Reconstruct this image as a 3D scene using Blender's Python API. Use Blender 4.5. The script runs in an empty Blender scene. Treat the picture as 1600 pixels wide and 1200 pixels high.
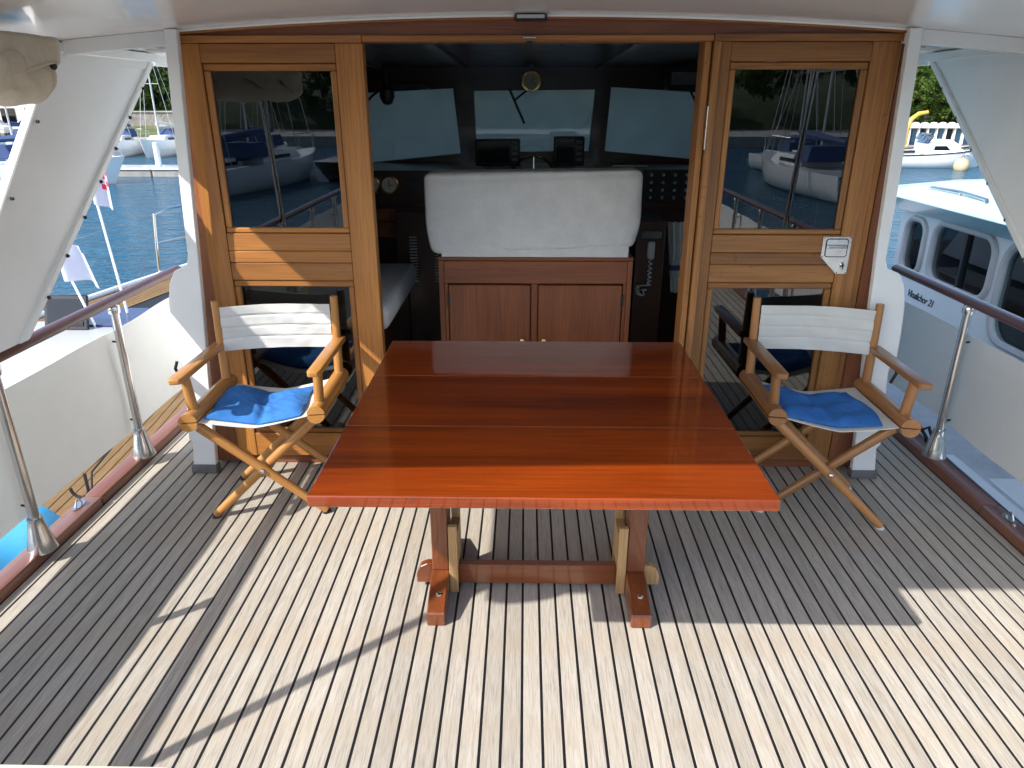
import bpy, bmesh, math, random
from mathutils import Vector, Matrix
random.seed(7)
S = bpy.context.scene
COL = S.collection

# ------------------------------------------------------------------ camera, sky, sun, exposure
PITCH = math.atan(443/1120.0); YAW = 0.01826
cam_d = bpy.data.cameras.new('camera'); cam = bpy.data.objects.new('camera', cam_d); COL.objects.link(cam)
cam_d.sensor_width = 36.0; cam_d.lens = 25.2; cam_d.clip_start = 0.02; cam_d.clip_end = 2000
cam.location = (0, 0, 1.6); cam.rotation_euler = (math.pi/2 - PITCH, 0, YAW)
S.camera = cam

LIGHT = Vector((0.97, 0.69, -1.0)).normalized()          # direction the sunlight travels
W = bpy.data.worlds.new('World'); S.world = W; W.use_nodes = True
wn = W.node_tree; wn.nodes.clear()
sky = wn.nodes.new('ShaderNodeTexSky'); sky.sky_type = 'NISHITA'; sky.sun_disc = False
sky.sun_elevation = math.asin(-LIGHT.z); sky.sun_rotation = math.atan2(-LIGHT.x, -LIGHT.y)
sky.air_density = 1.0; sky.dust_density = 1.2
bg = wn.nodes.new('ShaderNodeBackground'); bg.inputs[1].default_value = 0.15
wo = wn.nodes.new('ShaderNodeOutputWorld')
wn.links.new(sky.outputs[0], bg.inputs[0]); wn.links.new(bg.outputs[0], wo.inputs[0])
sun_d = bpy.data.lights.new('sun', 'SUN'); sun_d.energy = 3.0; sun_d.angle = math.radians(0.53); sun_d.color = (1.0, 0.972, 0.93)
sun = bpy.data.objects.new('sun', sun_d); COL.objects.link(sun)
sun.rotation_euler = LIGHT.to_track_quat('-Z', 'Y').to_euler(); sun.location = (-12, -9, 14)
S.view_settings.view_transform = 'Standard'; S.view_settings.look = 'None'
S.view_settings.exposure = 1.27; S.view_settings.gamma = 1.0

# ------------------------------------------------------------------ materials
MATS = {}
def nodes_of(name):
    m = bpy.data.materials.new(name); m.use_nodes = True; MATS[name] = m
    nt = m.node_tree; b = nt.nodes['Principled BSDF']
    return m, nt, b
def rgba(c): return (c[0], c[1], c[2], 1.0)
def coords(nt, scale, rand=True):
    tc = nt.nodes.new('ShaderNodeTexCoord'); mp = nt.nodes.new('ShaderNodeMapping'); mp.inputs['Scale'].default_value = scale
    if rand:
        oi = nt.nodes.new('ShaderNodeObjectInfo'); mu = nt.nodes.new('ShaderNodeMath'); mu.operation = 'MULTIPLY'; mu.inputs[1].default_value = 53.0
        ad = nt.nodes.new('ShaderNodeVectorMath'); ad.operation = 'ADD'
        nt.links.new(oi.outputs['Random'], mu.inputs[0]); nt.links.new(tc.outputs['Object'], ad.inputs[0]); nt.links.new(mu.outputs[0], ad.inputs[1])
        nt.links.new(ad.outputs[0], mp.inputs[0])
    else: nt.links.new(tc.outputs['Object'], mp.inputs[0])
    return mp.outputs[0]
def noise(nt, vec, scale, detail=4, rough=0.55, dist=0.0):
    n = nt.nodes.new('ShaderNodeTexNoise'); n.inputs['Scale'].default_value = scale; n.inputs['Detail'].default_value = detail
    n.inputs['Roughness'].default_value = rough; n.inputs['Distortion'].default_value = dist
    nt.links.new(vec, n.inputs['Vector']); return n.outputs['Fac']
def ramp(nt, fac, stops):
    r = nt.nodes.new('ShaderNodeValToRGB'); e = r.color_ramp.elements
    while len(e) < len(stops): e.new(0.5)
    for el, (p, c) in zip(e, stops): el.position = p; el.color = rgba(c) if len(c) == 3 else c
    nt.links.new(fac, r.inputs[0]); return r.outputs[0]
def mix(nt, a, b, fac, mode='MIX'):
    m = nt.nodes.new('ShaderNodeMix'); m.data_type = 'RGBA'; m.blend_type = mode
    for s, v in ((0, fac), (6, a), (7, b)):
        if hasattr(v, 'links'): nt.links.new(v, m.inputs[s])
        elif s == 0: m.inputs[0].default_value = v
        else: m.inputs[s].default_value = rgba(v)
    return m.outputs[2]
def bump(nt, b, h, strength, dist=0.002):
    bp = nt.nodes.new('ShaderNodeBump'); bp.inputs['Strength'].default_value = strength; bp.inputs['Distance'].default_value = dist
    nt.links.new(h, bp.inputs['Height']); nt.links.new(bp.outputs[0], b.inputs['Normal'])
def plain(name, c, rough=0.5, metal=0.0, coat=0.0, var=0.12, vscale=3.0, bumps=0.0, bscale=60.0, bdist=0.002, spec=0.5, rvar=0.0):
    m, nt, b = nodes_of(name)
    v = coords(nt, (1, 1, 1)); n = noise(nt, v, vscale, 5)
    col = ramp(nt, n, [(0.3, [x*(1-var) for x in c]), (0.7, [min(1, x*(1+var*0.6)) for x in c])])
    nt.links.new(col, b.inputs['Base Color'])
    b.inputs['Roughness'].default_value = rough; b.inputs['Metallic'].default_value = metal
    b.inputs['Coat Weight'].default_value = coat; b.inputs['Coat Roughness'].default_value = 0.05; b.inputs['Specular IOR Level'].default_value = spec
    if rvar:
        rr = nt.nodes.new('ShaderNodeMapRange'); rr.inputs[3].default_value = max(0.02, rough-rvar); rr.inputs[4].default_value = rough+rvar
        nt.links.new(noise(nt, v, vscale*2.3, 6), rr.inputs[0]); nt.links.new(rr.outputs[0], b.inputs['Roughness'])
    if bumps: bump(nt, b, noise(nt, v, bscale, 3), bumps, bdist)
    return m
def wood(name, c1, c2, axis, rough=0.4, coat=0.0, freq=9.0, fibre=0.35, dark=(0.05, 0.02, 0.01), spots=0.0, objvar=0.16, coatr=0.06, bumps=0.15):
    m, nt, b = nodes_of(name)
    s1 = [freq]*3; s1[axis] = freq*0.07; s2 = [150.0]*3; s2[axis] = 4.0
    n1 = noise(nt, coords(nt, s1), 1.0, 6, 0.6, 0.7); n2 = noise(nt, coords(nt, s2), 1.0, 3, 0.6)
    col = ramp(nt, n1, [(0.28, c1), (0.5, [(a+b2)/2 for a, b2 in zip(c1, c2)]), (0.72, c2)])
    fib = ramp(nt, n2, [(0.35, (1-fibre,)*3), (0.62, (1.06, 1.06, 1.06))])
    col = mix(nt, col, fib, 1.0, 'MULTIPLY')
    if spots:
        n3 = noise(nt, coords(nt, (1, 1, 1)), 34.0, 2); sp = ramp(nt, n3, [(0.66, (0, 0, 0)), (0.74, (1, 1, 1))])
        n4 = noise(nt, coords(nt, (1, 1, 1)), 5.0, 3); sp2 = ramp(nt, n4, [(0.45, (0, 0, 0)), (0.65, (spots,)*3)])
        col = mix(nt, col, dark, mix(nt, sp, sp2, 1.0, 'MULTIPLY'))
    oi = nt.nodes.new('ShaderNodeObjectInfo'); mr = nt.nodes.new('ShaderNodeMapRange')
    mr.inputs[3].default_value = 1-objvar; mr.inputs[4].default_value = 1+objvar
    nt.links.new(oi.outputs['Random'], mr.inputs[0])
    hs = nt.nodes.new('ShaderNodeHueSaturation'); nt.links.new(mr.outputs[0], hs.inputs['Value']); nt.links.new(col, hs.inputs['Color'])
    nt.links.new(hs.outputs[0], b.inputs['Base Color'])
    rr = nt.nodes.new('ShaderNodeMapRange'); rr.inputs[3].default_value = rough-0.08; rr.inputs[4].default_value = rough+0.1
    nt.links.new(noise(nt, coords(nt, (1, 1, 1)), 7.0, 5), rr.inputs[0]); nt.links.new(rr.outputs[0], b.inputs['Roughness'])
    b.inputs['Coat Weight'].default_value = coat; b.inputs['Coat Roughness'].default_value = coatr
    if bumps: bump(nt, b, n2, bumps, 0.0006)
    return m
AX = 'xyz'
for a in range(3):
    wood('door_wood_'+AX[a], (0.27, 0.096, 0.019), (0.47, 0.196, 0.043), a, 0.42, 0.12, 8.0, 0.22, (0.07, 0.03, 0.012), 0.25)
    wood('door_worn_'+AX[a], (0.23, 0.088, 0.021), (0.43, 0.188, 0.048), a, 0.5, 0.05, 8.0, 0.28, (0.06, 0.025, 0.012), 0.8)
    wood('red_wood_'+AX[a], (0.20, 0.062, 0.024), (0.35, 0.12, 0.045), a, 0.42, 0.15, 9.0, 0.3, (0.03, 0.012, 0.008), 0.4)
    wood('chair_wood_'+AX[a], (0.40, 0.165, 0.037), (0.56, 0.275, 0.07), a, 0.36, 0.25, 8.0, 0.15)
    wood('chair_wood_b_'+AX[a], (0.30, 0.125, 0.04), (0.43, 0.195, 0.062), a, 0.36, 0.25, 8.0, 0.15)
    wood('mahogany_'+AX[a], (0.105, 0.0125, 0.001), (0.29, 0.044, 0.0022), a, 0.45, 1.0, 6.0, 0.30, (0.06, 0.01, 0.005), 0.35, 0.10, 0.025, 0.0)
    MATS['mahogany_'+AX[a]].node_tree.nodes['Principled BSDF'].inputs['Specular IOR Level'].default_value = 0.15
    wood('trestle_'+AX[a], (0.085, 0.020, 0.006), (0.21, 0.056, 0.014), a, 0.3, 0.7, 6.0, 0.2, (0.05, 0.02, 0.01), 0.3)
    wood('rail_wood_'+AX[a], (0.075, 0.016, 0.010), (0.14, 0.034, 0.02), a, 0.35, 0.3, 6.0, 0.2)
    wood('helm_wood_'+AX[a], (0.18, 0.046, 0.012), (0.31, 0.088, 0.023), a, 0.4, 0.1, 7.0, 0.25, (0.05, 0.02, 0.012), 0.3)
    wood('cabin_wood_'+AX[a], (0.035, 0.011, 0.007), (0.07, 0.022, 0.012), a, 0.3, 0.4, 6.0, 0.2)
wood('coaming_wood', (0.13, 0.050, 0.032), (0.25, 0.10, 0.062), 1, 0.38, 0.35, 6.0, 0.2, (0.06, 0.03, 0.02), 0.5)
wood('pale_wood', (0.42, 0.23, 0.09), (0.58, 0.36, 0.16), 2, 0.5, 0.0, 8.0, 0.25)

def teak(name, c1, c2, c3):
    m, nt, b = nodes_of(name)
    f = noise(nt, coords(nt, (330, 13, 330)), 1.0, 4, 0.65); g = noise(nt, coords(nt, (40, 3.0, 40)), 1.0, 5, 0.65, 0.5)
    st = noise(nt, coords(nt, (1, 1, 1), False), 2.6, 5, 0.6)
    col = ramp(nt, g, [(0.3, c1), (0.7, c2)])
    col = mix(nt, col, ramp(nt, f, [(0.3, (0.62, 0.58, 0.53)), (0.55, (1, 1, 1)), (0.75, (1.12, 1.1, 1.08))]), 0.85, 'MULTIPLY')
    col = mix(nt, col, c3, ramp(nt, st, [(0.48, (0, 0, 0)), (0.72, (0.75,)*3)]))
    oi = nt.nodes.new('ShaderNodeObjectInfo'); mr = nt.nodes.new('ShaderNodeMapRange'); mr.inputs[3].default_value = 0.90; mr.inputs[4].default_value = 1.08
    nt.links.new(oi.outputs['Random'], mr.inputs[0])
    hs = nt.nodes.new('ShaderNodeHueSaturation'); nt.links.new(mr.outputs[0], hs.inputs['Value']); nt.links.new(col, hs.inputs['Color'])
    sp = ramp(nt, noise(nt, coords(nt, (1, 1, 1), False), 21.0, 2), [(0.76, (0, 0, 0)), (0.80, (0.7,)*3)])
    fin = mix(nt, hs.outputs[0], (0.10, 0.075, 0.05), sp)
    nt.links.new(fin, b.inputs['Base Color']); b.inputs['Roughness'].default_value = 0.72; b.inputs['Specular IOR Level'].default_value = 0.3
    bump(nt, b, f, 0.45, 0.0009)
teak('teak', (0.385, 0.343, 0.285), (0.475, 0.43, 0.365), (0.40, 0.325, 0.235))
teak('teak_new', (0.36, 0.22, 0.10), (0.48, 0.32, 0.16), (0.40, 0.25, 0.12))
plain('caulk', (0.004, 0.004, 0.0045), 0.6, var=0.3)
plain('white_paint', (0.84, 0.84, 0.82), 0.32, coat=0.3, var=0.05, vscale=2.5, bumps=0.06, bscale=25)
plain('ceiling_paint', (0.86, 0.85, 0.82), 0.28, coat=0.45, var=0.04, vscale=1.5, bumps=0.05, bscale=7, bdist=0.004)
plain('wing_paint', (0.85, 0.855, 0.84), 0.4, var=0.04, vscale=4, bumps=0.12, bscale=90, bdist=0.001)
plain('stainless', (0.66, 0.65, 0.63), 0.16, 1.0, var=0.08, vscale=12, rvar=0.08)
plain('steel_plate', (0.72, 0.71, 0.69), 0.3, 1.0, var=0.15, vscale=30, rvar=0.1)
plain('brass', (0.65, 0.48, 0.2), 0.25, 1.0)
plain('dark_plastic', (0.012, 0.012, 0.014), 0.42, var=0.2)
plain('black_rope', (0.015, 0.015, 0.017), 0.8, bumps=0.3, bscale=200)
plain('grey_pad', (0.16, 0.155, 0.15), 0.8, var=0.3, vscale=20, bumps=0.4, bscale=60)
plain('screen', (0.006, 0.007, 0.009), 0.12)
plain('dial', (0.62, 0.6, 0.54), 0.4)
plain('compass_face', (0.30, 0.28, 0.16), 0.3)
plain('light_grey', (0.5, 0.5, 0.5), 0.5)
plain('gelcoat', (0.80, 0.81, 0.80), 0.22, coat=0.5, var=0.04)
plain('gelcoat_blue', (0.34, 0.60, 0.68), 0.3, coat=0.3, var=0.05)
plain('gelcoat_aqua', (0.46, 0.63, 0.64), 0.35, coat=0.2, var=0.06)
plain('gelcoat_grey', (0.50, 0.52, 0.53), 0.6, var=0.15, vscale=8)
plain('nonslip', (0.22, 0.235, 0.235), 0.85, var=0.25, vscale=14, bumps=0.5, bscale=90)
plain('navy_cloth', (0.03, 0.06, 0.16), 0.8)
plain('blue_cover', (0.03, 0.23, 0.42), 0.5)
plain('red_cloth', (0.55, 0.03, 0.05), 0.8)
plain('flag_blue', (0.42, 0.47, 0.72), 0.8)
plain('solar', (0.015, 0.03, 0.12), 0.25)
plain('yellow_paint', (0.62, 0.40, 0.06), 0.4)
plain('rubber_tan', (0.50, 0.40, 0.24), 0.6)
plain('concrete', (0.36, 0.34, 0.31), 0.85, var=0.3, vscale=1.5)
plain('stone_wall', (0.26, 0.24, 0.21), 0.9, var=0.45, vscale=1.6, bumps=0.6, bscale=4, bdist=0.1)
plain('grass_bank', (0.10, 0.12, 0.04), 0.9, var=0.45, vscale=1.3, bumps=0.5, bscale=6, bdist=0.1)
plain('hill_soil', (0.045, 0.06, 0.02), 0.95, var=0.5, vscale=0.8)
plain('bark', (0.09, 0.06, 0.04), 0.9, var=0.3, vscale=10)
plain('rendered_wall', (0.66, 0.64, 0.58), 0.8, var=0.1)
plain('hut_blue', (0.10, 0.22, 0.34), 0.6)
plain('dark_opening', (0.02, 0.022, 0.025), 0.7)
plain('car_silver', (0.5, 0.5, 0.5), 0.25, 0.5, 0.8)
plain('car_white', (0.75, 0.75, 0.75), 0.3, 0, 0.8)
plain('cream_vinyl', (0.72, 0.66, 0.52), 0.45, var=0.06)
plain('floor_dark', (0.05, 0.022, 0.012), 0.4)
plain('curtain_cloth', (0.72, 0.70, 0.62), 0.9, var=0.08)
plain('lamp_white', (0.75, 0.74, 0.70), 0.35)
plain('letter_black', (0.012, 0.012, 0.02), 0.5)

def fabric(name, c, trans=0.25, bscale=500.0, bstr=0.3, wr=0.4, var=0.08, wscale=9.0, bdist=0.001):
    m, nt, b = nodes_of(name)
    v = coords(nt, (1, 1, 1)); n = noise(nt, v, wscale, 4)
    col = ramp(nt, noise(nt, v, 14, 5), [(0.3, [x*(1-var) for x in c]), (0.7, c)])
    nt.links.new(col, b.inputs['Base Color']); b.inputs['Roughness'].default_value = 0.88; b.inputs['Specular IOR Level'].default_value = 0.2
    h = nt.nodes.new('ShaderNodeMath'); h.operation = 'ADD'
    sc = nt.nodes.new('ShaderNodeMath'); sc.operation = 'MULTIPLY'; sc.inputs[1].default_value = wr*6
    nt.links.new(n, sc.inputs[0]); nt.links.new(sc.outputs[0], h.inputs[0]); nt.links.new(noise(nt, v, bscale, 2), h.inputs[1])
    bump(nt, b, h.outputs[0], bstr, bdist)
    if trans:
        tl = nt.nodes.new('ShaderNodeBsdfTranslucent'); tl.inputs[0].default_value = rgba(c)
        ms = nt.nodes.new('ShaderNodeMixShader'); ms.inputs[0].default_value = trans
        out = nt.nodes['Material Output']
        nt.links.new(b.outputs[0], ms.inputs[1]); nt.links.new(tl.outputs[0], ms.inputs[2]); nt.links.new(ms.outputs[0], out.inputs[0])
    return m
fabric('canvas', (0.80, 0.79, 0.74), 0.2, 900, 0.35, 0.8)
fabric('terry', (0.84, 0.835, 0.82), 0.0, 240, 1.0, 0.10, 0.10, 7.0, 0.0045)
fabric('blue_terry', (0.045, 0.19, 0.52), 0.0, 600, 0.5, 0.9, 0.25, 14.0, 0.002)
fabric('vinyl_cloth', (0.82, 0.815, 0.78), 0.25, 30, 0.05, 0.3, 0.04, 3.0)
fabric('awning_canvas', (0.90, 0.83, 0.68), 0.3, 400, 0.5, 1.6, 0.16, 9.0, 0.006)
fabric('shade_cover', (0.55, 0.56, 0.53), 0.55, 200, 0.1, 1.5, 0.06, 2.0, 0.01)
fabric('flag_white', (0.60, 0.61, 0.70), 0.35, 300, 0.1, 0.4)

def glass(name, tint, ior=1.5, rough=0.0, base=0.0):
    m, nt, b = nodes_of(name); nt.nodes.remove(b)
    tr = nt.nodes.new('ShaderNodeBsdfTransparent'); tr.inputs[0].default_value = rgba(tint)
    gl = nt.nodes.new('ShaderNodeBsdfGlossy'); gl.inputs[1].default_value = rough; gl.inputs[0].default_value = (0.95, 0.97, 1, 1)
    fr = nt.nodes.new('ShaderNodeFresnel'); fr.inputs[0].default_value = ior
    ms = nt.nodes.new('ShaderNodeMixShader'); out = nt.nodes['Material Output']
    nt.links.new(fr.outputs[0], ms.inputs[0]); nt.links.new(tr.outputs[0], ms.inputs[1]); nt.links.new(gl.outputs[0], ms.inputs[2]); nt.links.new(ms.outputs[0], out.inputs[0])
glass('door_glass', (0.30, 0.33, 0.32), 1.75)
glass('clear_glass', (0.80, 0.88, 0.90), 1.5)
glass('boat_glass', (0.55, 0.62, 0.65), 1.6)

m, nt, b = nodes_of('water')
v1 = coords(nt, (1, 1.9, 1), False)
h1 = noise(nt, v1, 0.9, 3, 0.55, 0.4); h2 = noise(nt, v1, 3.4, 3, 0.6, 0.5)
ad = nt.nodes.new('ShaderNodeMath'); ad.operation = 'MULTIPLY_ADD'; ad.inputs[1].default_value = 0.4
nt.links.new(h2, ad.inputs[0]); nt.links.new(h1, ad.inputs[2])
bump(nt, b, ad.outputs[0], 1.0, 0.22)
b.inputs['Base Color'].default_value = (0.006, 0.075, 0.13, 1); b.inputs['Roughness'].default_value = 0.12; b.inputs['IOR'].default_value = 1.33

def leafmat(name, c):
    m, nt, b = nodes_of(name)
    v = coords(nt, (1, 1, 1)); n = noise(nt, v, 2.2, 4)
    col = ramp(nt, n, [(0.3, [x*0.55 for x in c]), (0.7, [x*1.35 for x in c])])
    df = nt.nodes.new('ShaderNodeBsdfDiffuse'); tl = nt.nodes.new('ShaderNodeBsdfTranslucent'); ms = nt.nodes.new('ShaderNodeMixShader'); ms.inputs[0].default_value = 0.3
    nt.links.new(col, df.inputs[0]); nt.links.new(col, tl.inputs[0]); nt.links.new(df.outputs[0], ms.inputs[1]); nt.links.new(tl.outputs[0], ms.inputs[2])
    nt.nodes.remove(b); nt.links.new(ms.outputs[0], nt.nodes['Material Output'].inputs[0])
leafmat('leaf_dark', (0.055, 0.095, 0.025)); leafmat('leaf_mid', (0.085, 0.135, 0.03)); leafmat('leaf_bright', (0.16, 0.22, 0.035))

# ------------------------------------------------------------------ mesh helpers
class MB:
    def __init__(s): s.bm = bmesh.new()
    def _merge(s, t):
        me = bpy.data.meshes.new('tmp'); t.to_mesh(me); t.free(); s.bm.from_mesh(me); bpy.data.meshes.remove(me); return s
    def box(s, x0, x1, y0, y1, z0, z1, bev=0.0, seg=1):
        t = bmesh.new(); bmesh.ops.create_cube(t, size=1.0)
        for v in t.verts: v.co = Vector(((x0+x1)/2+v.co.x*(x1-x0), (y0+y1)/2+v.co.y*(y1-y0), (z0+z1)/2+v.co.z*(z1-z0)))
        if bev: bmesh.ops.bevel(t, geom=list(t.edges), offset=bev, segments=seg, affect='EDGES', profile=0.5)
        return s._merge(t)
    def prism(s, poly, axis, a, b, bev=0.0, seg=1):
        def P(p, h): return {0: (h, p[0], p[1]), 1: (p[0], h, p[1]), 2: (p[0], p[1], h)}[axis]
        t = bmesh.new(); va = [t.verts.new(P(p, a)) for p in poly]; vb = [t.verts.new(P(p, b)) for p in poly]; n = len(poly)
        t.faces.new(va); t.faces.new(vb[::-1])
        for i in range(n): t.faces.new((va[(i+1) % n], va[i], vb[i], vb[(i+1) % n]))
        bmesh.ops.recalc_face_normals(t, faces=list(t.faces))
        if bev: bmesh.ops.bevel(t, geom=list(t.edges), offset=bev, segments=seg, affect='EDGES', profile=0.5)
        return s._merge(t)
    def tube(s, pts, r, seg=10, caps=True, squash=None):
        t = bmesh.new(); pts = [Vector(p) for p in pts]; n = len(pts); rr = r if isinstance(r, (list, tuple)) else [r]*n
        rings = []; up = None
        for i, p in enumerate(pts):
            d = (pts[min(i+1, n-1)]-pts[max(i-1, 0)]).normalized()
            if up is None: up = Vector((0, 0, 1)) if abs(d.z) < 0.9 else Vector((0, 1, 0))
            sd = d.cross(up).normalized(); u2 = sd.cross(d).normalized(); up = u2
            q = squash or (1, 1)
            rings.append([t.verts.new(p+sd*math.cos(k*2*math.pi/seg)*rr[i]*q[0]+u2*math.sin(k*2*math.pi/seg)*rr[i]*q[1]) for k in range(seg)])
        for a, b in zip(rings, rings[1:]):
            for k in range(seg): t.faces.new((a[k], a[(k+1) % seg], b[(k+1) % seg], b[k]))
        if caps: t.faces.new(rings[0][::-1]); t.faces.new(rings[-1])
        bmesh.ops.recalc_face_normals(t, faces=list(t.faces))
        return s._merge(t)
    def lathe(s, prof, c, seg=20, axis=2):
        t = bmesh.new(); rings = []
        for r, h in prof:
            ring = []
            for k in range(seg):
                a = k*2*math.pi/seg; p = (r*math.cos(a), r*math.sin(a), h)
                if axis == 1: p = (p[0], p[2], p[1])
                if axis == 0: p = (p[2], p[0], p[1])
                ring.append(t.verts.new(Vector(c)+Vector(p)))
            rings.append(ring)
        for a, b in zip(rings, rings[1:]):
            for k in range(seg): t.faces.new((a[k], a[(k+1) % seg], b[(k+1) % seg], b[k]))
        t.faces.new(rings[0][::-1]); t.faces.new(rings[-1])
        bmesh.ops.recalc_face_normals(t, faces=list(t.faces))
        return s._merge(t)
    def surf(s, fn, nu, nv, fn2=None):
        """sheet fn(u,v); with fn2 a closed solid between the two sheets"""
        t = bmesh.new()
        def g(f): return [[t.verts.new(f(i/nu, j/nv)) for j in range(nv+1)] for i in range(nu+1)]
        A = g(fn)
        for i in range(nu):
            for j in range(nv): t.faces.new((A[i][j], A[i+1][j], A[i+1][j+1], A[i][j+1]))
        if fn2:
            Bv = g(fn2)
            for i in range(nu):
                for j in range(nv): t.faces.new((Bv[i][j+1], Bv[i+1][j+1], Bv[i+1][j], Bv[i][j]))
            for i in range(nu):
                t.faces.new((A[i+1][0], A[i][0], Bv[i][0], Bv[i+1][0])); t.faces.new((A[i][nv], A[i+1][nv], Bv[i+1][nv], Bv[i][nv]))
            for j in range(nv):
                t.faces.new((A[0][j], A[0][j+1], Bv[0][j+1], Bv[0][j])); t.faces.new((A[nu][j+1], A[nu][j], Bv[nu][j], Bv[nu][j+1]))
            bmesh.ops.recalc_face_normals(t, faces=list(t.faces))
        return s._merge(t)
    def apply(s, f):
        for v in s.bm.verts: v.co = Vector(f(v.co))
        return s
def place(o, parent):
    COL.objects.link(o)
    if parent is not None:
        o.parent = parent; o.matrix_parent_inverse = parent.matrix_basis.inverted()
def build(name, mb, mat, parent=None, smooth=35, M=None, label=None):
    me = bpy.data.meshes.new(name); mb.bm.to_mesh(me); mb.bm.free()
    if smooth:
        me.polygons.foreach_set('use_smooth', [True]*len(me.polygons)); me.set_sharp_from_angle(angle=math.radians(smooth))
    me.materials.append(MATS[mat]); o = bpy.data.objects.new(name, me)
    if M is not None: o.matrix_basis = M
    place(o, parent)
    if label: o['label'] = label
    return o
def tag(o, label, cat, group=None):
    o['label'] = label; o['category'] = cat
    if group: o['group'] = group
    return o
def thing(name, label, cat, loc=(0, 0, 0), group=None, rotz=0.0):
    o = bpy.data.objects.new(name, None); o.location = loc; o.rotation_euler = (0, 0, rotz); o.empty_display_size = 0.1; COL.objects.link(o)
    o.matrix_basis = Matrix.Translation(loc) @ Matrix.Rotation(rotz, 4, 'Z')
    return tag(o, label, cat, group)
def struct(o): o['kind'] = 'structure'; return o
def copy_tree(o, M, label=None, group=None, parent=None):
    c = o.copy(); COL.objects.link(c)
    if parent is None: c.matrix_basis = M
    else: c.parent = parent; c.matrix_parent_inverse = o.matrix_parent_inverse.copy()
    if label: c['label'] = label
    if group: c['group'] = group
    for ch in o.children: copy_tree(ch, None, None, None, c)
    return c
def pole(name, p0, p1, r0, r1, mat, parent, seg=12, label=None):
    """round bar along its own local z so the grain follows it"""
    p0, p1 = Vector(p0), Vector(p1); L = (p1-p0).length
    M = Matrix.Translation(p0) @ (p1-p0).to_track_quat('Z', 'Y').to_matrix().to_4x4()
    return build(name, MB().tube([(0, 0, 0), (0, 0, L*0.5), (0, 0, L)], [r0, (r0+r1)/2, r1], seg), mat, parent, 40, M, label)
def board(name, x0, x1, y0, y1, z0, z1, mat, parent, bev=0.002, label=None):
    return build(name, MB().box(x0, x1, y0, y1, z0, z1, bev), mat, parent, 0, None, label)
def loftbox(x0, x1, y0, y1, z0, z1, inx, iny0, iny1):
    m_ = MB(); t_ = m_.bm
    lo = [t_.verts.new(p) for p in ((x0, y0, z0), (x1, y0, z0), (x1, y1, z0), (x0, y1, z0))]; hi = [t_.verts.new(p) for p in ((x0+inx, y0+iny0, z1), (x1-inx, y0+iny0, z1), (x1-inx, y1-iny1, z1), (x0+inx, y1-iny1, z1))]
    t_.faces.new(lo[::-1]); t_.faces.new(hi)
    for i in range(4): t_.faces.new((lo[i], lo[(i+1) % 4], hi[(i+1) % 4], hi[i]))
    bmesh.ops.bevel(t_, geom=list(t_.edges), offset=0.03*min(1, z1-z0), segments=2, affect='EDGES'); return m_
CX = 0.055                                                # the boat's centreline

# ------------------------------------------------------------------ setting: water, shores
WZ = -1.4
wm = MB(); wm.box(-400, 400, -300, 420, WZ-3.0, WZ); struct(build('water', wm, 'water', smooth=0))

def shore(name, poly, z0, z1, mat):
    return struct(build(name, MB().prism(poly, 2, z0, z1), mat, smooth=0))
shore('quay', [(-90, 47.5), (-12, 47.5), (-12, 52), (-90, 52)], WZ-1, -0.75, 'concrete')
shore('quay', [(12, 42), (80, 42), (80, 60), (12, 60)], WZ-1, -0.95, 'concrete')
shore('quay', [(-60, -46), (70, -46), (70, -60), (-60, -60)], WZ-1, -0.7, 'concrete')
def hill(name, x0, x1, y0, y1, hfun, mat='hill_soil'):
    return struct(build(name, MB().surf(lambda u, v: Vector((x0+(x1-x0)*u, y0+(y1-y0)*v, hfun(u, v))), 40, 16), mat, smooth=60))
hill('hillside', -110, -8, 56.3, 90, lambda u, v: 0.7+7.5*v**0.8+0.5*math.sin(u*31+v*9)*v)
hill('grass_bank', -110, -8, 51.8, 55.7, lambda u, v: -0.78+0.62*v+0.08*math.sin(u*160+v*5), 'grass_bank')
hill('hillside', 4, 120, 55, 92, lambda u, v: -1.0+1.2*min(1, v*9)+8.5*v**0.8+0.5*math.sin(u*27+v*7)*v)
hill('hillside', -90, 100, -58, -95, lambda u, v: -0.8+0.8*min(1, v*9)+9*v**0.8)

# ------------------------------------------------------------------ setting: the teak deck, plank by plank
XL, XR = -1.785, 1.895
deck = struct(build('deck', MB().box(-1.862, 1.968, -2.2, 9.0, -0.10, -0.0007), 'caulk', smooth=0))
struct(build('hull', MB().prism([(-1.86, -0.101), (1.966, -0.101), (1.93, -1.3), (1.5, -2.3), (-1.4, -2.3), (-1.82, -1.3)], 1, -2.2, 9.0), 'gelcoat', smooth=0))
PIT = 0.0562; BULK = 3.03
pm = {}
def plank_mesh(y0, y1, w):
    k = (y0, y1, round(w, 4))
    if k not in pm:
        t = MB().box(-w/2, w/2, y0, y1, -0.012, 0.0, 0.0009)
        me = bpy.data.meshes.new('plank'); t.bm.to_mesh(me); t.bm.free(); me.materials.append(MATS['teak']); pm[k] = me
    return pm[k]
k0 = int(math.floor((XL-0.0)/PIT)); k1 = int(math.floor(XR/PIT))
for k in range(k0, k1+1):
    a, c = max(k*PIT, XL), min((k+1)*PIT, XR)
    if c-a < 0.015: continue
    inside = -1.43 < (a+c)/2 < 1.53
    y1 = BULK if inside else 7.4
    segs = [(-2.1, y1)]
    for (ya, yb) in segs:
        o = bpy.data.objects.new('plank', plank_mesh(ya, yb, c-a-0.0074)); o.location = ((a+c)/2, 0, 0.0); place(o, deck)

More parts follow.
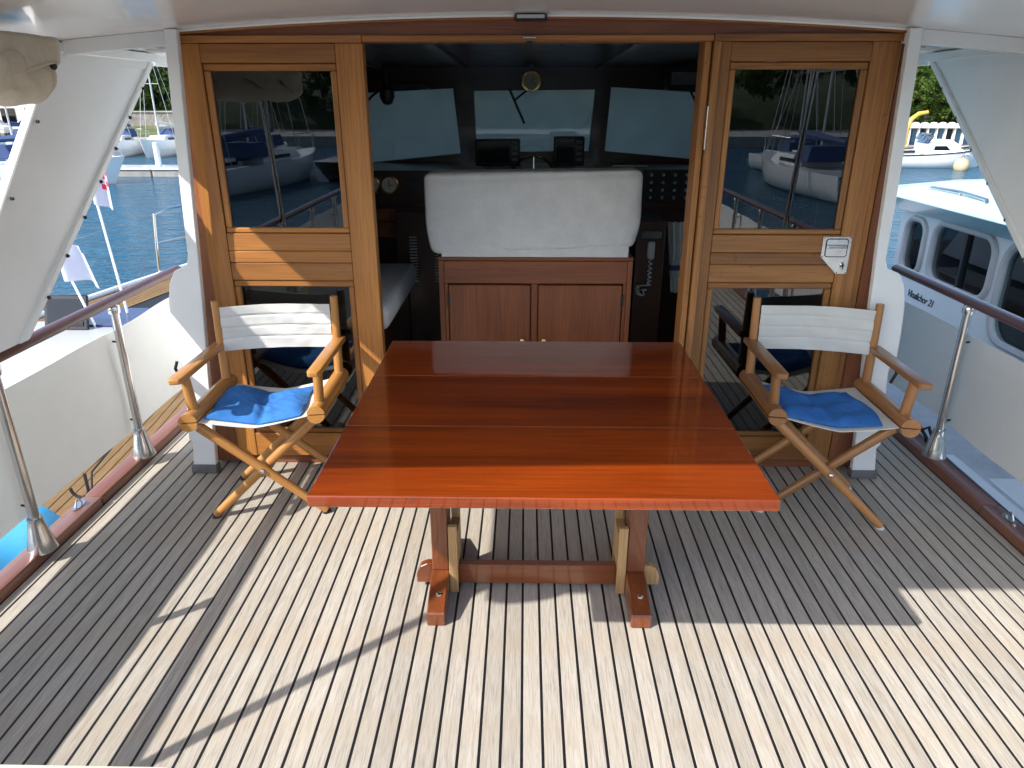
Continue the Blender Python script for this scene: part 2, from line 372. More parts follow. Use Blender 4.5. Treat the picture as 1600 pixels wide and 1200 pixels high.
# ------------------------------------------------------------------ toe rails, stanchions, handrails, weather cloths
def toe_rail(xi, xo, side):
    pts = lambda x: [(x, -2.0), (x, 7.0)]
    t = thing('toe_rail', 'low red-brown timber toe rail along the %s edge of the deck' % side, 'toe rail', (xi, 2.5, 0))
    lo, hi = sorted((xi, xo))
    ys = [-2.0, 0.55, 2.62, 4.6, 7.0]
    for a, c in zip(ys, ys[1:]): build('plank', MB().box(lo, hi, a+0.001, c-0.001, -0.09, 0.042, 0.012, 2), 'coaming_wood', t, 40)
    return t
toe_rail(-1.787, -1.868, 'left'); toe_rail(1.897, 1.975, 'right')
def pad_eye(x, y, label):
    t = thing('pad_eye', label, 'pad eye', (x, y, 0.042))
    build('base_plate', MB().prism([(x+0.016*math.cos(a)*1.0, y+0.042*math.sin(a)) for a in [k*math.pi/8 for k in range(16)]], 2, 0.042, 0.047), 'stainless', t)
    build('ring', MB().tube([(x, y-0.022+0.044*k/10, 0.046+0.028*math.sin(math.pi*k/10)) for k in range(11)], 0.0035, 8), 'stainless', t)
pad_eye(-1.835, 2.534, 'small steel pad eye on the left toe rail'); pad_eye(1.945, 2.504, 'small steel pad eye on the right toe rail')

def guard_rail(x, lean, side, stan, y0, y1):
    sgn = -1 if x < 0 else 1
    t = thing('guard_rail', 'varnished wooden handrail on steel stanchions along the %s deck edge' % side, 'railing', (x, 2.2, 0.042))
    build('handrail', MB().tube([(x+lean*(y-2.2), y, 0.79) for y in [y0+(y1-y0)*i/12 for i in range(13)]], 0.030, 16, True, (1.05, 0.72)), 'rail_wood_y', t, 60)
    for ys in stan:
        s = build('stanchion', MB().tube([(x-sgn*0.0, ys, 0.13), (x, ys, 0.775)], 0.0185, 18), 'stainless', t)
        build('flared_base', MB().lathe([(0.052, 0), (0.052, 0.004), (0.040, 0.05), (0.030, 0.10), (0.026, 0.118), (0.026, 0.135)], (x, ys, 0.042), 24), 'stainless', s)
        build('collar', MB().lathe([(0.024, 0), (0.026, 0.012), (0.026, 0.03), (0.022, 0.036)], (x, ys, 0.735), 18), 'stainless', s)
        for z in (0.22, 0.60): build('cleat', MB().tube([(x, ys, z), (x+sgn*0.045, ys+0.012, z)], 0.0045, 6), 'dark_plastic', s)
    return t
guard_rail(-1.795, 0.0, 'left', (-0.85, -0.1, 0.70, 1.475, 2.235, 3.0), -1.6, 3.62)
guard_rail(1.935, 0.0, 'right', (-0.75, 0.0, 0.78, 1.54, 2.30, 3.06), -1.6, 3.72)
def weather_cloth(x, y0, y1, z0, z1, label):
    f = lambda o: (lambda u, v: Vector((x+o+0.006*math.sin(u*23)+0.004*math.sin(u*51+v*5)+0.008*math.sin(v*math.pi)*math.sin(u*9), y0+(y1-y0)*u, z0+(z1-z0)*v+0.004*math.sin(u*40)*(v-0.5))))
    t = tag(build('weather_cloth', MB().surf(f(0), 90, 10, f(0.002)), 'vinyl_cloth', None, 60), label, 'weather cloth')
    return t
weather_cloth(-1.845, -1.5, 3.62, 0.155, 0.645, 'white vinyl weather cloth laced outside the left stanchions')
weather_cloth(1.985, -1.5, 3.72, 0.185, 0.627, 'pale vinyl weather cloth laced outside the right stanchions')

# ------------------------------------------------------------------ hardtop roof with beams and lamps
def rz(x): return 1.896-0.0265*(x-CX)**2
RX0, RX1, RY0, RY1 = -1.80, 1.91, 0.80, 5.35
roof = thing('hardtop_roof', 'glossy white cambered hardtop roof over the aft deck', 'roof', (CX, 3.0, 1.8))
f1 = lambda u, v: Vector((RX0+(RX1-RX0)*u, RY0+(RY1-RY0)*v, rz(RX0+(RX1-RX0)*u)))
f2 = lambda u, v: f1(u, v)+Vector((0, 0, 0.05))
build('panel', MB().surf(f1, 40, 6, f2), 'ceiling_paint', roof, 40)
def xbeam(xa, xb, y0, y1, dz0, dz1):
    fa = lambda u, v: Vector((xa+(xb-xa)*u, y0+(y1-y0)*v, rz(xa+(xb-xa)*u)-dz0)); fb = lambda u, v: Vector((xa+(xb-xa)*u, y0+(y1-y0)*v, rz(xa+(xb-xa)*u)-dz1))
    return MB().surf(fa, 14, 1, fb)
build('beam', xbeam(-1.7445, -1.335, 2.945, 2.985, 0.001, 0.050), 'white_paint', roof); build('beam', xbeam(1.40, 1.8545, 2.945, 2.985, 0.001, 0.050), 'white_paint', roof)
build('beam', MB().box(-1.785, -1.745, 0.83, 3.70, rz(-1.76)-0.042, rz(-1.76)-0.004, 0.004), 'white_paint', roof)
build('beam', MB().box(1.855, 1.895, 0.83, 3.70, rz(1.87)-0.042, rz(1.87)-0.004, 0.004), 'white_paint', roof)
build('edge_lip', MB().box(-1.815, -1.785, 3.75, 5.35, rz(-1.8)-0.05, rz(-1.8)+0.052, 0.006), 'white_paint', roof)
build('edge_lip', MB().box(1.895, 1.925, 3.75, 5.35, rz(1.9)-0.05, rz(1.9)+0.052, 0.006), 'white_paint', roof)
build('edge_lip', MB().box(-1.815, -1.785, 0.8, 3.745, rz(-1.8)-0.02, rz(-1.8)+0.052, 0.006), 'white_paint', roof)
build('edge_lip', MB().box(1.895, 1.925, 0.8, 3.745, rz(1.9)-0.02, rz(1.9)+0.052, 0.006), 'white_paint', roof)
for x, y, lb in ((-1.62, 3.45, 'oval white deck lamp under the roof, left side'), (1.72, 3.45, 'oval white deck lamp under the roof, right side')):
    z = rz(x); t = thing('deck_lamp', lb, 'lamp', (x, y, z-0.03))
    build('lens', MB().lathe([(0.062, 0), (0.062, -0.012), (0.05, -0.024), (0.01, -0.028)], (0, 0, 0), 20).apply(lambda c: (x+c.x*1.0, y+c.y*0.55, z+c.z)), 'lamp_white', t)
    build('rim', MB().tube([(x+0.064*math.cos(a), y+0.036*math.sin(a), z-0.008) for a in [k*math.pi/12 for k in range(25)]], 0.005, 6), 'stainless', t)
t = thing('ceiling_bracket', 'small black bracket on the roof above the doorway', 'bracket', (0.02, 2.93, 1.88))
build('body', MB().box(-0.045, 0.075, 2.91, 2.965, 1.872, 1.893, 0.004), 'dark_plastic', t); build('plate', MB().box(-0.035, 0.065, 2.904, 2.9095, 1.878, 1.89, 0.001), 'light_grey', t)
for x, lb in ((-1.75, 'slim steel pole under the left aft roof corner'), (1.86, 'slim steel pole under the right aft roof corner')):
    t = thing('support_pole', lb, 'pole', (x, 0.68, 0))
    pole('tube', (x, 0.66, 0.0), (x, 0.97, rz(x)-0.003), 0.019, 0.019, 'stainless', t, 14)
    build('foot', MB().lathe([(0.045, 0), (0.045, 0.006), (0.026, 0.03), (0.024, 0.05)], (x, 0.66, 0.0), 18), 'stainless', t)

def wing(x, sgn, side):
    """slanted white side panel between handrail and roof; sgn points outboard"""
    zt = rz(x)-0.046
    P = lambda z, fa: (1.965+(z-0.80)*0.953) if fa == 'a' else (2.36+(z-0.80)*1.345)
    zb = 0.815
    t = thing('wing_panel', 'slanted white panel between the %s handrail and the roof' % side, 'panel', (x, 2.2, zb))
    poly = [(P(zb, 'a'), zb), (P(zb, 'f'), zb), (P(zt, 'f'), zt), (P(zt, 'a'), zt)]
    i = x-sgn*0.0; pan = [(P(zb, 'a')+0.035, zb), (P(zb, 'f')-0.05, zb), (P(zt, 'f')-0.05, zt), (P(zt, 'a')+0.035, zt)]
    build('panel', MB().prism(pan, 0, i, i+sgn*0.02), 'wing_paint', t, 0)
    build('front_flange', MB().prism([(P(zb, 'f')-0.051, zb), (P(zb, 'f'), zb), (P(zt, 'f'), zt), (P(zt, 'f')-0.051, zt)], 0, i-sgn*0.012, i+sgn*0.03, 0.005), 'white_paint', t, 0)
    build('aft_flange', MB().prism([(P(zb, 'a'), zb), (P(zb, 'a')+0.036, zb), (P(zt, 'a')+0.036, zt), (P(zt, 'a'), zt)], 0, i-sgn*0.006, i+sgn*0.030, 0.004), 'white_paint', t, 0)
    build('top_flange', MB().prism([(P(zt, 'a')+0.04, zt-0.03), (P(zt, 'f')-0.055, zt-0.03), (P(zt, 'f')-0.02, zt+0.004), (P(zt, 'a')+0.04, zt+0.004)], 0, i-sgn*0.004, i+sgn*0.03), 'white_paint', t, 0)
    for k in range(7):
        z = 0.93+k*0.12
        build('snap_stud', MB().lathe([(0.007, 0), (0.007, 0.006), (0.004, 0.010)], (i-sgn*0.012, P(z, 'f')-0.012, z), 8, 0), 'dark_plastic', t)
        if k % 2: build('snap_stud', MB().lathe([(0.006, 0), (0.006, 0.008)], (i-sgn*0.010, P(z, 'a')+0.03, z), 8, 0), 'dark_plastic', t)
wing(-1.755, -1, 'left'); wing(1.865, 1, 'right')

# rolled side curtain under the left roof beam
t = thing('rolled_awning', 'cream canvas side curtain rolled up under the left roof beam', 'awning', (-1.62, 1.6, 1.7))
PR = [(-1.735, 1.762), (-1.62, 1.755), (-1.54, 1.735), (-1.495, 1.695), (-1.492, 1.645), (-1.54, 1.606), (-1.62, 1.600), (-1.70, 1.622)]
def prof(v):
    f = v*(len(PR)-1); i = min(int(f), len(PR)-2); a = f-i; p = [PR[max(i-1, 0)], PR[i], PR[i+1], PR[min(i+2, len(PR)-1)]]
    return [0.5*(2*p[1][k]+(p[2][k]-p[0][k])*a+(2*p[0][k]-5*p[1][k]+4*p[2][k]-p[3][k])*a*a+(3*p[1][k]-p[0][k]-3*p[2][k]+p[3][k])*a**3) for k in (0, 1)]
def pouch(o):
    def f(u, v):
        x, z = prof(v); q = math.sin(v*math.pi)
        w = 0.012*abs(math.sin(u*24+v*7))+0.009*abs(math.sin(u*43-v*12))-0.010+0.012*math.sin(u*14+v*5)+0.012*math.exp(-((u-0.86)/0.10)**2)*math.sin(v*19+u*8)
        return Vector((x+w*q+o, 0.9+1.53*u+0.02*math.sin(v*6)*u, z+w*q*0.8+o*0.5-0.012*q*math.sin(u*8)**2))
    return f
build('pouch', MB().surf(pouch(0), 70, 30, pouch(0.003)), 'awning_canvas', t, 70)
build('hem', MB().tube([(*[prof(k/24)[0]], 2.43+0.02*math.sin(k/24*6), prof(k/24)[1]) for k in range(25)], 0.007, 8), 'awning_canvas', t)
def val(o):
    def f(u, v):
        a = v*1.45; d = 0.065+0.05*abs(math.sin(u*9+0.5))**1.5
        x = -1.66+0.18*min(1, v*1.7)-0.012*max(0, v-0.6)+0.007*math.sin(u*31+v*4); z = 1.785-0.012*v-d*max(0, v-0.55)/0.45-0.006*math.sin(u*19)
        return Vector((x+o, 0.9+1.56*u, z+o))
    return f
va = build('valance', MB().surf(val(0.0), 80, 18, val(0.003)), 'awning_canvas', t, 70)
build('hem', MB().tube([val(0.003)(1.0, k/18) for k in range(19)], 0.006, 6), 'awning_canvas', va); build('hem', MB().tube([val(0.003)(k/60, 1.0) for k in range(61)], 0.005, 6), 'awning_canvas', va)
def core(u, v):
    a = v*2*math.pi; r = 0.058*(1+0.08*math.sin(3*a+u*7))
    return Vector((-1.595+r*1.2*math.cos(a), 0.92+1.44*u, 1.668+r*math.sin(a)))
build('roll', MB().surf(core, 30, 18), 'awning_canvas', t, 70); build('roll_end', MB().lathe([(0.06, 0), (0.05, 0.006), (0.02, 0.002)], (-1.595, 2.36, 1.668), 16, 1), 'awning_canvas', t)
build('snap_stud', MB().lathe([(0.011, 0), (0.011, -0.006), (0.006, -0.010)], (-1.487, 2.44, 1.700), 10, 1), 'dark_plastic', t)

# ------------------------------------------------------------------ wheelhouse: bulkhead, side boards, cabin shell
house = thing('wheelhouse', 'varnished teak wheelhouse bulkhead with an open central doorway', 'wheelhouse', (CX, 3.0, 0))
def side_board(sg):
    Q = [(-1.288, 1.845), (-1.335, 1.845), (-1.372, 1.26), (-1.385, 1.0), (-1.398, 0.965), (-1.45, 0.945), (-1.481, 0.89), (-1.499, 0.81), (-1.508, 0.69), (-1.511, 0.565), (-1.494, 0.552),
         (-1.488, 0.517), (-1.492, 0.46), (-1.512, 0.23), (-1.520, 0.172), (-1.505, 0.152), (-1.519, 0.04), (-1.415, 0.04), (-1.388, 0.412), (-1.358, 0.783), (-1.338, 1.08)]
    Q = [((x if sg < 0 else 0.074-x+max(0, z-1.0)*0.03), z) for x, z in Q]
    o = build('side_board', MB().prism(Q, 1, 2.905, 2.935, 0.003), 'white_paint', house, 0)
    R = [-1.53, -1.41]; R = R if sg < 0 else [0.074-R[1], 0.074-R[0]]
    build('foot_pad', MB().box(R[0], R[1], 2.895, 2.945, 0.0, 0.042, 0.008, 2), 'grey_pad', o)
    k = [(-1.494, 0.548), (-1.490, 0.47)]; k = [(x if sg < 0 else 0.074-x, z) for x, z in k]
    build('hook', MB().tube([(k[0][0]+sg*0.012, 2.90, k[0][1]), (k[0][0]+sg*0.02, 2.89, k[0][1]-0.03), (k[1][0]+sg*0.012, 2.90, k[1][1])], 0.007, 8), 'dark_plastic', o)
side_board(-1); side_board(1)
# outer jambs widening downwards, dark red-brown
for sg in (-1, 1):
    J = [(-1.337, 0.02), (-1.455, 0.02), (-1.412, 0.5), (-1.372, 1.04), (-1.325, 1.80), (-1.337+0.004, 1.80)]
    J = [((x if sg < 0 else (2*CX-x+0.012 if x < -1.34 or (z > 1.7 and x > -1.33) else 1.412)), z) for x, z in J]
    if sg > 0: J = [(1.412, 0.02), (1.577, 0.02), (1.534, 0.5), (1.494, 1.04), (1.447, 1.80), (1.412, 1.80)]
    build('jamb', MB().prism(J, 1, 2.99, 3.07), 'red_wood_z', house, 0)
# header: thin capping, curved board, lower trim
def head(z0, d1, y0, y1, xa, xb, mat, name, flat=True):
    fa = lambda u, v: Vector((xa+(xb-xa)*u, y0+(y1-y0)*v, rz(xa+(xb-xa)*u)-d1)); fb = lambda u, v: Vector((xa+(xb-xa)*u, y0+(y1-y0)*v, z0 if flat else rz(xa+(xb-xa)*u)-z0))
    build(name, MB().surf(fa, 30, 1, fb), mat, house)
head(0.016, 0.002, 2.955, 3.08, -1.325, 1.437, 'door_wood_x', 'capping', False)
head(1.828, 0.0162, 2.982, 3.075, -1.325, 1.437, 'red_wood_x', 'header_board')
build('sealant_bead', MB().tube([(-1.32+2.75*k/30, 2.950, rz(-1.32+2.75*k/30)-0.004) for k in range(31)], 0.006, 6), 'white_paint', house)
board('header_trim', -0.62, 0.70, 2.97, 3.07, 1.806, 1.828, 'door_wood_x', house)
board('header_trim', -1.325, -0.622, 2.968, 3.07, 1.803, 1.828, 'door_wood_x', house); board('header_trim', 0.702, 1.437, 2.968, 3.07, 1.806, 1.832, 'door_worn_x', house)
board('latch_strap', 0.0, 0.022, 2.962, 3.5, 1.789, 1.804, 'dark_plastic', house, 0.001)
board('latch_plate', -0.012, 0.036, 2.955, 2.969, 1.815, 1.822, 'stainless', house, 0.001)
board('sill', -0.62, 0.70, 3.0, 3.10, 0.0, 0.03, 'red_wood_x', house); board('sill', -1.335, -0.622, 3.012, 3.08, 0.0, 0.045, 'red_wood_x', house); board('sill', 0.702, 1.455, 3.012, 3.08, 0.0, 0.045, 'red_wood_x', house)
board('door_jamb', 0.672, 0.697, 2.985, 3.09, 0.03, 1.806, 'door_worn_z', house); board('door_jamb', 0.7015, 0.728, 2.965, 3.08, 0.045, 1.806, 'door_worn_z', house)
board('hinge', 0.6965, 0.7015, 2.955, 2.984, 1.42, 1.50, 'stainless', house, 0.0008); board('hinge', 0.6965, 0.7015, 2.955, 2.984, 1.502, 1.58, 'stainless', house, 0.0008)
# cabin shell
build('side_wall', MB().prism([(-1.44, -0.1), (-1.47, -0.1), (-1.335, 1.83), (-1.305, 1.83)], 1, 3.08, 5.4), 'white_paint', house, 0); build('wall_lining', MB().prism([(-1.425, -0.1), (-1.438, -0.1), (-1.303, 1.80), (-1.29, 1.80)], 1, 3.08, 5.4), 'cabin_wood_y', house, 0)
tx = lambda c: (c.x-0.068*(c.z-0.05), c.y, c.z)
for xa, xb, nm, mt in ((1.53, 1.56, 'side_wall', 'white_paint'), (1.515, 1.528, 'wall_lining', 'cabin_wood_y')):
    build(nm, MB().box(xa, xb, 3.08, 3.65, -0.1, 1.80).box(xa, xb, 4.95, 5.4, -0.1, 1.80).box(xa, xb, 3.65, 4.95, -0.1, 0.40).box(xa, xb, 3.65, 4.95, 1.25, 1.80).apply(tx), mt, house, 0)
build('side_window', MB().box(1.540, 1.546, 3.65, 4.95, 0.40, 1.25).apply(tx), 'clear_glass', house, 0)  # opening made larger so daylight from the right reaches the curtain
build('cabin_floor', MB().box(-1.42, 1.51, 3.10, 5.4, -0.10, 0.0), 'floor_dark', house, 0)
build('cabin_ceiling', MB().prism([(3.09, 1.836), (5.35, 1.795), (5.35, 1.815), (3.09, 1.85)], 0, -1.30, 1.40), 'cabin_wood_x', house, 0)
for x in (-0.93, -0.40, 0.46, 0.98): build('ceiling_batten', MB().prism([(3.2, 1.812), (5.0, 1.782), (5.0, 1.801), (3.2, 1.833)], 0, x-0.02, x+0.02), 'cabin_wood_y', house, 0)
# windscreen wall with three openings, covers outside
WY = 5.0
quads = [[(-1.20, 1.640), (-0.472, 1.673), (-0.433, 1.271), (-1.22, 1.195)], [(-0.34, 1.658), (0.445, 1.665), (0.418, 1.288), (-0.326, 1.279)], [(0.547, 1.68), (1.25, 1.640), (1.25, 1.225), (0.524, 1.288)]]
wl = MB(); Qs = quads
wl.prism([(-1.33, 1.80), (1.43, 1.80), (1.43, Qs[2][1][1]), Qs[2][1], Qs[2][0], Qs[1][1], Qs[1][0], Qs[0][1], Qs[0][0], (-1.33, Qs[0][0][1])], 1, WY, WY+0.06)
wl.prism([(-1.36, 0.0), (1.46, 0.0), (1.46, Qs[2][2][1]), Qs[2][2], Qs[2][3], Qs[1][2], Qs[1][3], Qs[0][2], Qs[0][3], (-1.36, Qs[0][3][1])], 1, WY, WY+0.06)
for a, b_ in (([(-1.33, 1.640), (-1.20, 1.640)], [(-1.22, 1.195), (-1.36, 1.195)]), ([Qs[0][1], Qs[1][0]], [Qs[1][3], Qs[0][2]]), ([Qs[1][1], Qs[2][0]], [Qs[2][3], Qs[1][2]]), ([Qs[2][1], (1.43, 1.640)], [(1.46, 1.225), Qs[2][2]])): wl.prism(a+b_, 1, WY+0.0005, WY+0.0595)
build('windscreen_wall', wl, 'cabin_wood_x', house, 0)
for i, q in enumerate(quads):
    g = [(x*1.0+(0.004 if k in (1, 2) else -0.004), z+(0.004 if k < 2 else -0.004)) for k, (x, z) in enumerate(q)]
    p = build('windscreen_pane', MB().prism(g, 1, WY+0.028, WY+0.033), 'clear_glass', house, 0)
    a, c, z0, z1 = min(x for x, z in q), max(x for x, z in q), min(z for x, z in q), max(z for x, z in q)
    ff = lambda o: (lambda u, v: Vector((a-0.04+(c-a+0.08)*u, WY+0.085+o+0.012*math.sin(u*7+v*5+i*2)+0.007*math.sin(u*17-v*9)+0.015*math.sin(v*4-u*2), z0-0.05+(z1-z0+0.1)*v)))
    build('canvas_cover', MB().surf(ff(0), 24, 14, ff(0.003)), 'shade_cover', p, 60)
build('coachroof', loftbox(-1.25, 1.36, 5.2, 8.4, -0.3, 0.95, 0.12, 0.03, 0.9), 'white_paint', house, 40)  # unseen white block added ahead of the windscreen to bounce daylight onto its covers

# ------------------------------------------------------------------ the two glazed doors
def door(label, x0, a0, a1, x1, yf, W_, zt, mats, cat='door', skew=0.0):
    """x0..a0 left stile, a0..a1 glazed bay, a1..x1 right stile"""
    t = thing('cabin_door', label, cat, ((x0+x1)/2, yf, 0.045)); yb = yf+0.05
    Z, X = W_+'_z', W_+'_x'
    board('stile', x0, a0-0.001, yf, yb, 0.05, zt, Z, t); board('stile', a1+0.001, x1, yf, yb, 0.05, zt, Z, t)
    board('rail', a0, a1, yf+0.002, yb, zt-0.068, zt-0.001, X, t)
    for z0, z1 in ((1.012, 1.084), (0.962, 1.0105), (0.886, 0.9605)): board('plank', a0, a1, yf+0.003, yb, z0, z1, X, t, 0.003)
    board('rail', a0, a1, yf+0.002, yb, 0.052, 0.165, X, t)
    for z0, z1 in ((1.086, zt-0.070), (0.167, 0.884)):
        w = 0.026
        for (xa, xb, za, zb, mt) in ((a0+0.001, a1-0.001, z1-w, z1, X), (a0+0.001, a1-0.001, z0, z0+w*0.8, X), (a0+0.001, a0+w, z0+w*0.8+0.0005, z1-w-0.0005, Z), (a1-w, a1-0.001, z0+w*0.8+0.0005, z1-w-0.0005, Z)):
            board('glazing_bead', xa, xb, yf+0.008, yb-0.006, za, zb, mt, t, 0.004)
        board('glass_pane', a0+w-0.004, a1-w+0.004, yf+0.022, yf+0.026, z0+w*0.8-0.004, z1-w+0.004, 'door_glass', t, 0)
    return t
door('golden teak cabin door with two dark panes behind the left chair', -1.335, -1.247, -0.728, -0.622, 2.985, 'door_wood', 1.802, None)
dr = door('worn teak cabin door with steel lock plate behind the right chair', 0.7295, 0.772, 1.298, 1.384, 2.985, 'door_worn', 1.806, None)
board('stile_trim', 1.385, 1.41, 2.992, 3.03, 0.05, 1.806, 'door_worn_z', dr)
lk = build('lock_plate', MB().prism([(1.226, 1.08), (1.342, 1.08), (1.342, 0.926), (1.297, 0.926), (1.226, 0.995)], 1, 2.9795, 2.9845, 0.001), 'steel_plate', dr, 0)
build('recess', MB().prism([(1.238, 1.003), (1.238, 1.066), (1.246, 1.073), (1.322, 1.073), (1.330, 1.066), (1.330, 1.003), (1.322, 0.996), (1.246, 0.996)], 1, 2.9785, 2.9797), 'dark_plastic', lk, 0)
build('cup', MB().prism([(1.242, 1.005), (1.242, 1.064), (1.248, 1.069), (1.320, 1.069), (1.326, 1.064), (1.326, 1.005), (1.320, 1.0), (1.248, 1.0)], 1, 2.9772, 2.9787), 'steel_plate', lk, 0)
build('pull_handle', MB().box(1.242, 1.324, 2.968, 2.9775, 1.034, 1.048, 0.003), 'stainless', lk)
build('keyhole', MB().lathe([(0.011, 0), (0.011, -0.005), (0.007, -0.008)], (1.318, 2.9795, 0.966), 14, 1), 'stainless', lk)
build('key', MB().box(1.3175, 1.3185, 2.962, 2.972, 0.948, 0.972, 0.0), 'dark_plastic', lk)
for x, z in ((1.231, 1.075), (1.337, 1.075), (1.337, 0.931), (1.301, 0.931), (1.231, 0.998)): build('screw', MB().lathe([(0.003, 0), (0.002, -0.002)], (x, 2.9795, z), 8, 1), 'dark_plastic', lk)

# ------------------------------------------------------------------ dining table on trestles
tab = thing('dining_table', 'large varnished red mahogany drop-leaf table on trestle legs', 'table', (0.043, 1.97, 0))
for y0, y1 in ((1.402, 1.7812), (1.7818, 2.1672), (2.1678, 2.53)):
    build('leaf', MB().box(-0.490, 0.575, y0, y1, 0.741, 0.770, 0.0025, 1), 'mahogany_x', tab, 0)
board('under_rail', -0.31, -0.255, 1.62, 2.42, 0.690, 0.7405, 'trestle_y', tab); board('under_rail', 0.352, 0.415, 1.62, 2.42, 0.690, 0.7405, 'trestle_y', tab)
for xa, xb, s in ((-0.313, -0.253, 1), (0.352, 0.418, -1)):
    build('foot', MB().prism([(1.885, 0.0), (1.885, 0.05), (2.0, 0.088), (2.06, 0.096), (2.19, 0.096), (2.25, 0.088), (2.36, 0.05), (2.36, 0.0)], 0, xa, xb, 0.004), 'trestle_y', tab, 0)
    build('post', MB().box(xa+0.002, xb-0.002, 2.055, 2.175, 0.0965, 0.6895, 0.003), 'trestle_z', tab, 0)
    ia = xb+0.0005 if s > 0 else xa-0.0305
    br = build('bracket', MB().box(ia, ia+0.03, 2.045, 2.065, 0.012, 0.275, 0.002).box(ia, ia+0.03, 2.165, 2.185, 0.012, 0.275, 0.002).box(ia, ia+0.03, 2.0652, 2.1648, 0.105, 0.24, 0.0), 'pale_wood', tab, 0)
    build('bolt', MB().lathe([(0.011, 0), (0.010, 0.006), (0.005, 0.009)], ((xa+xb)/2+0.004, 1.955, 0.0715), 12), 'stainless', tab)
pr = [(-0.372, 0.022), (0.472, 0.022), (0.472, 0.06), (0.462, 0.085), (0.44, 0.10), (-0.34, 0.10), (-0.362, 0.085), (-0.372, 0.06)]
for a, c in ((0.0, 0.0),):
    Lx = [p for p in pr]
    build('stretcher', MB().box(-0.2525, 0.3515, 2.085, 2.115, 0.022, 0.10, 0.002), 'trestle_x', tab, 0)
    build('tenon', MB().prism([(-0.3135, 0.022), (-0.3135, 0.10), (-0.335, 0.10), (-0.358, 0.088), (-0.372, 0.06), (-0.372, 0.022)], 1, 2.085, 2.115, 0.002), 'trestle_x', tab, 0)
    build('tenon', MB().prism([(0.4185, 0.022), (0.4185, 0.10), (0.44, 0.10), (0.462, 0.088), (0.475, 0.06), (0.475, 0.022)], 1, 2.085, 2.115, 0.002), 'pale_wood', tab, 0)

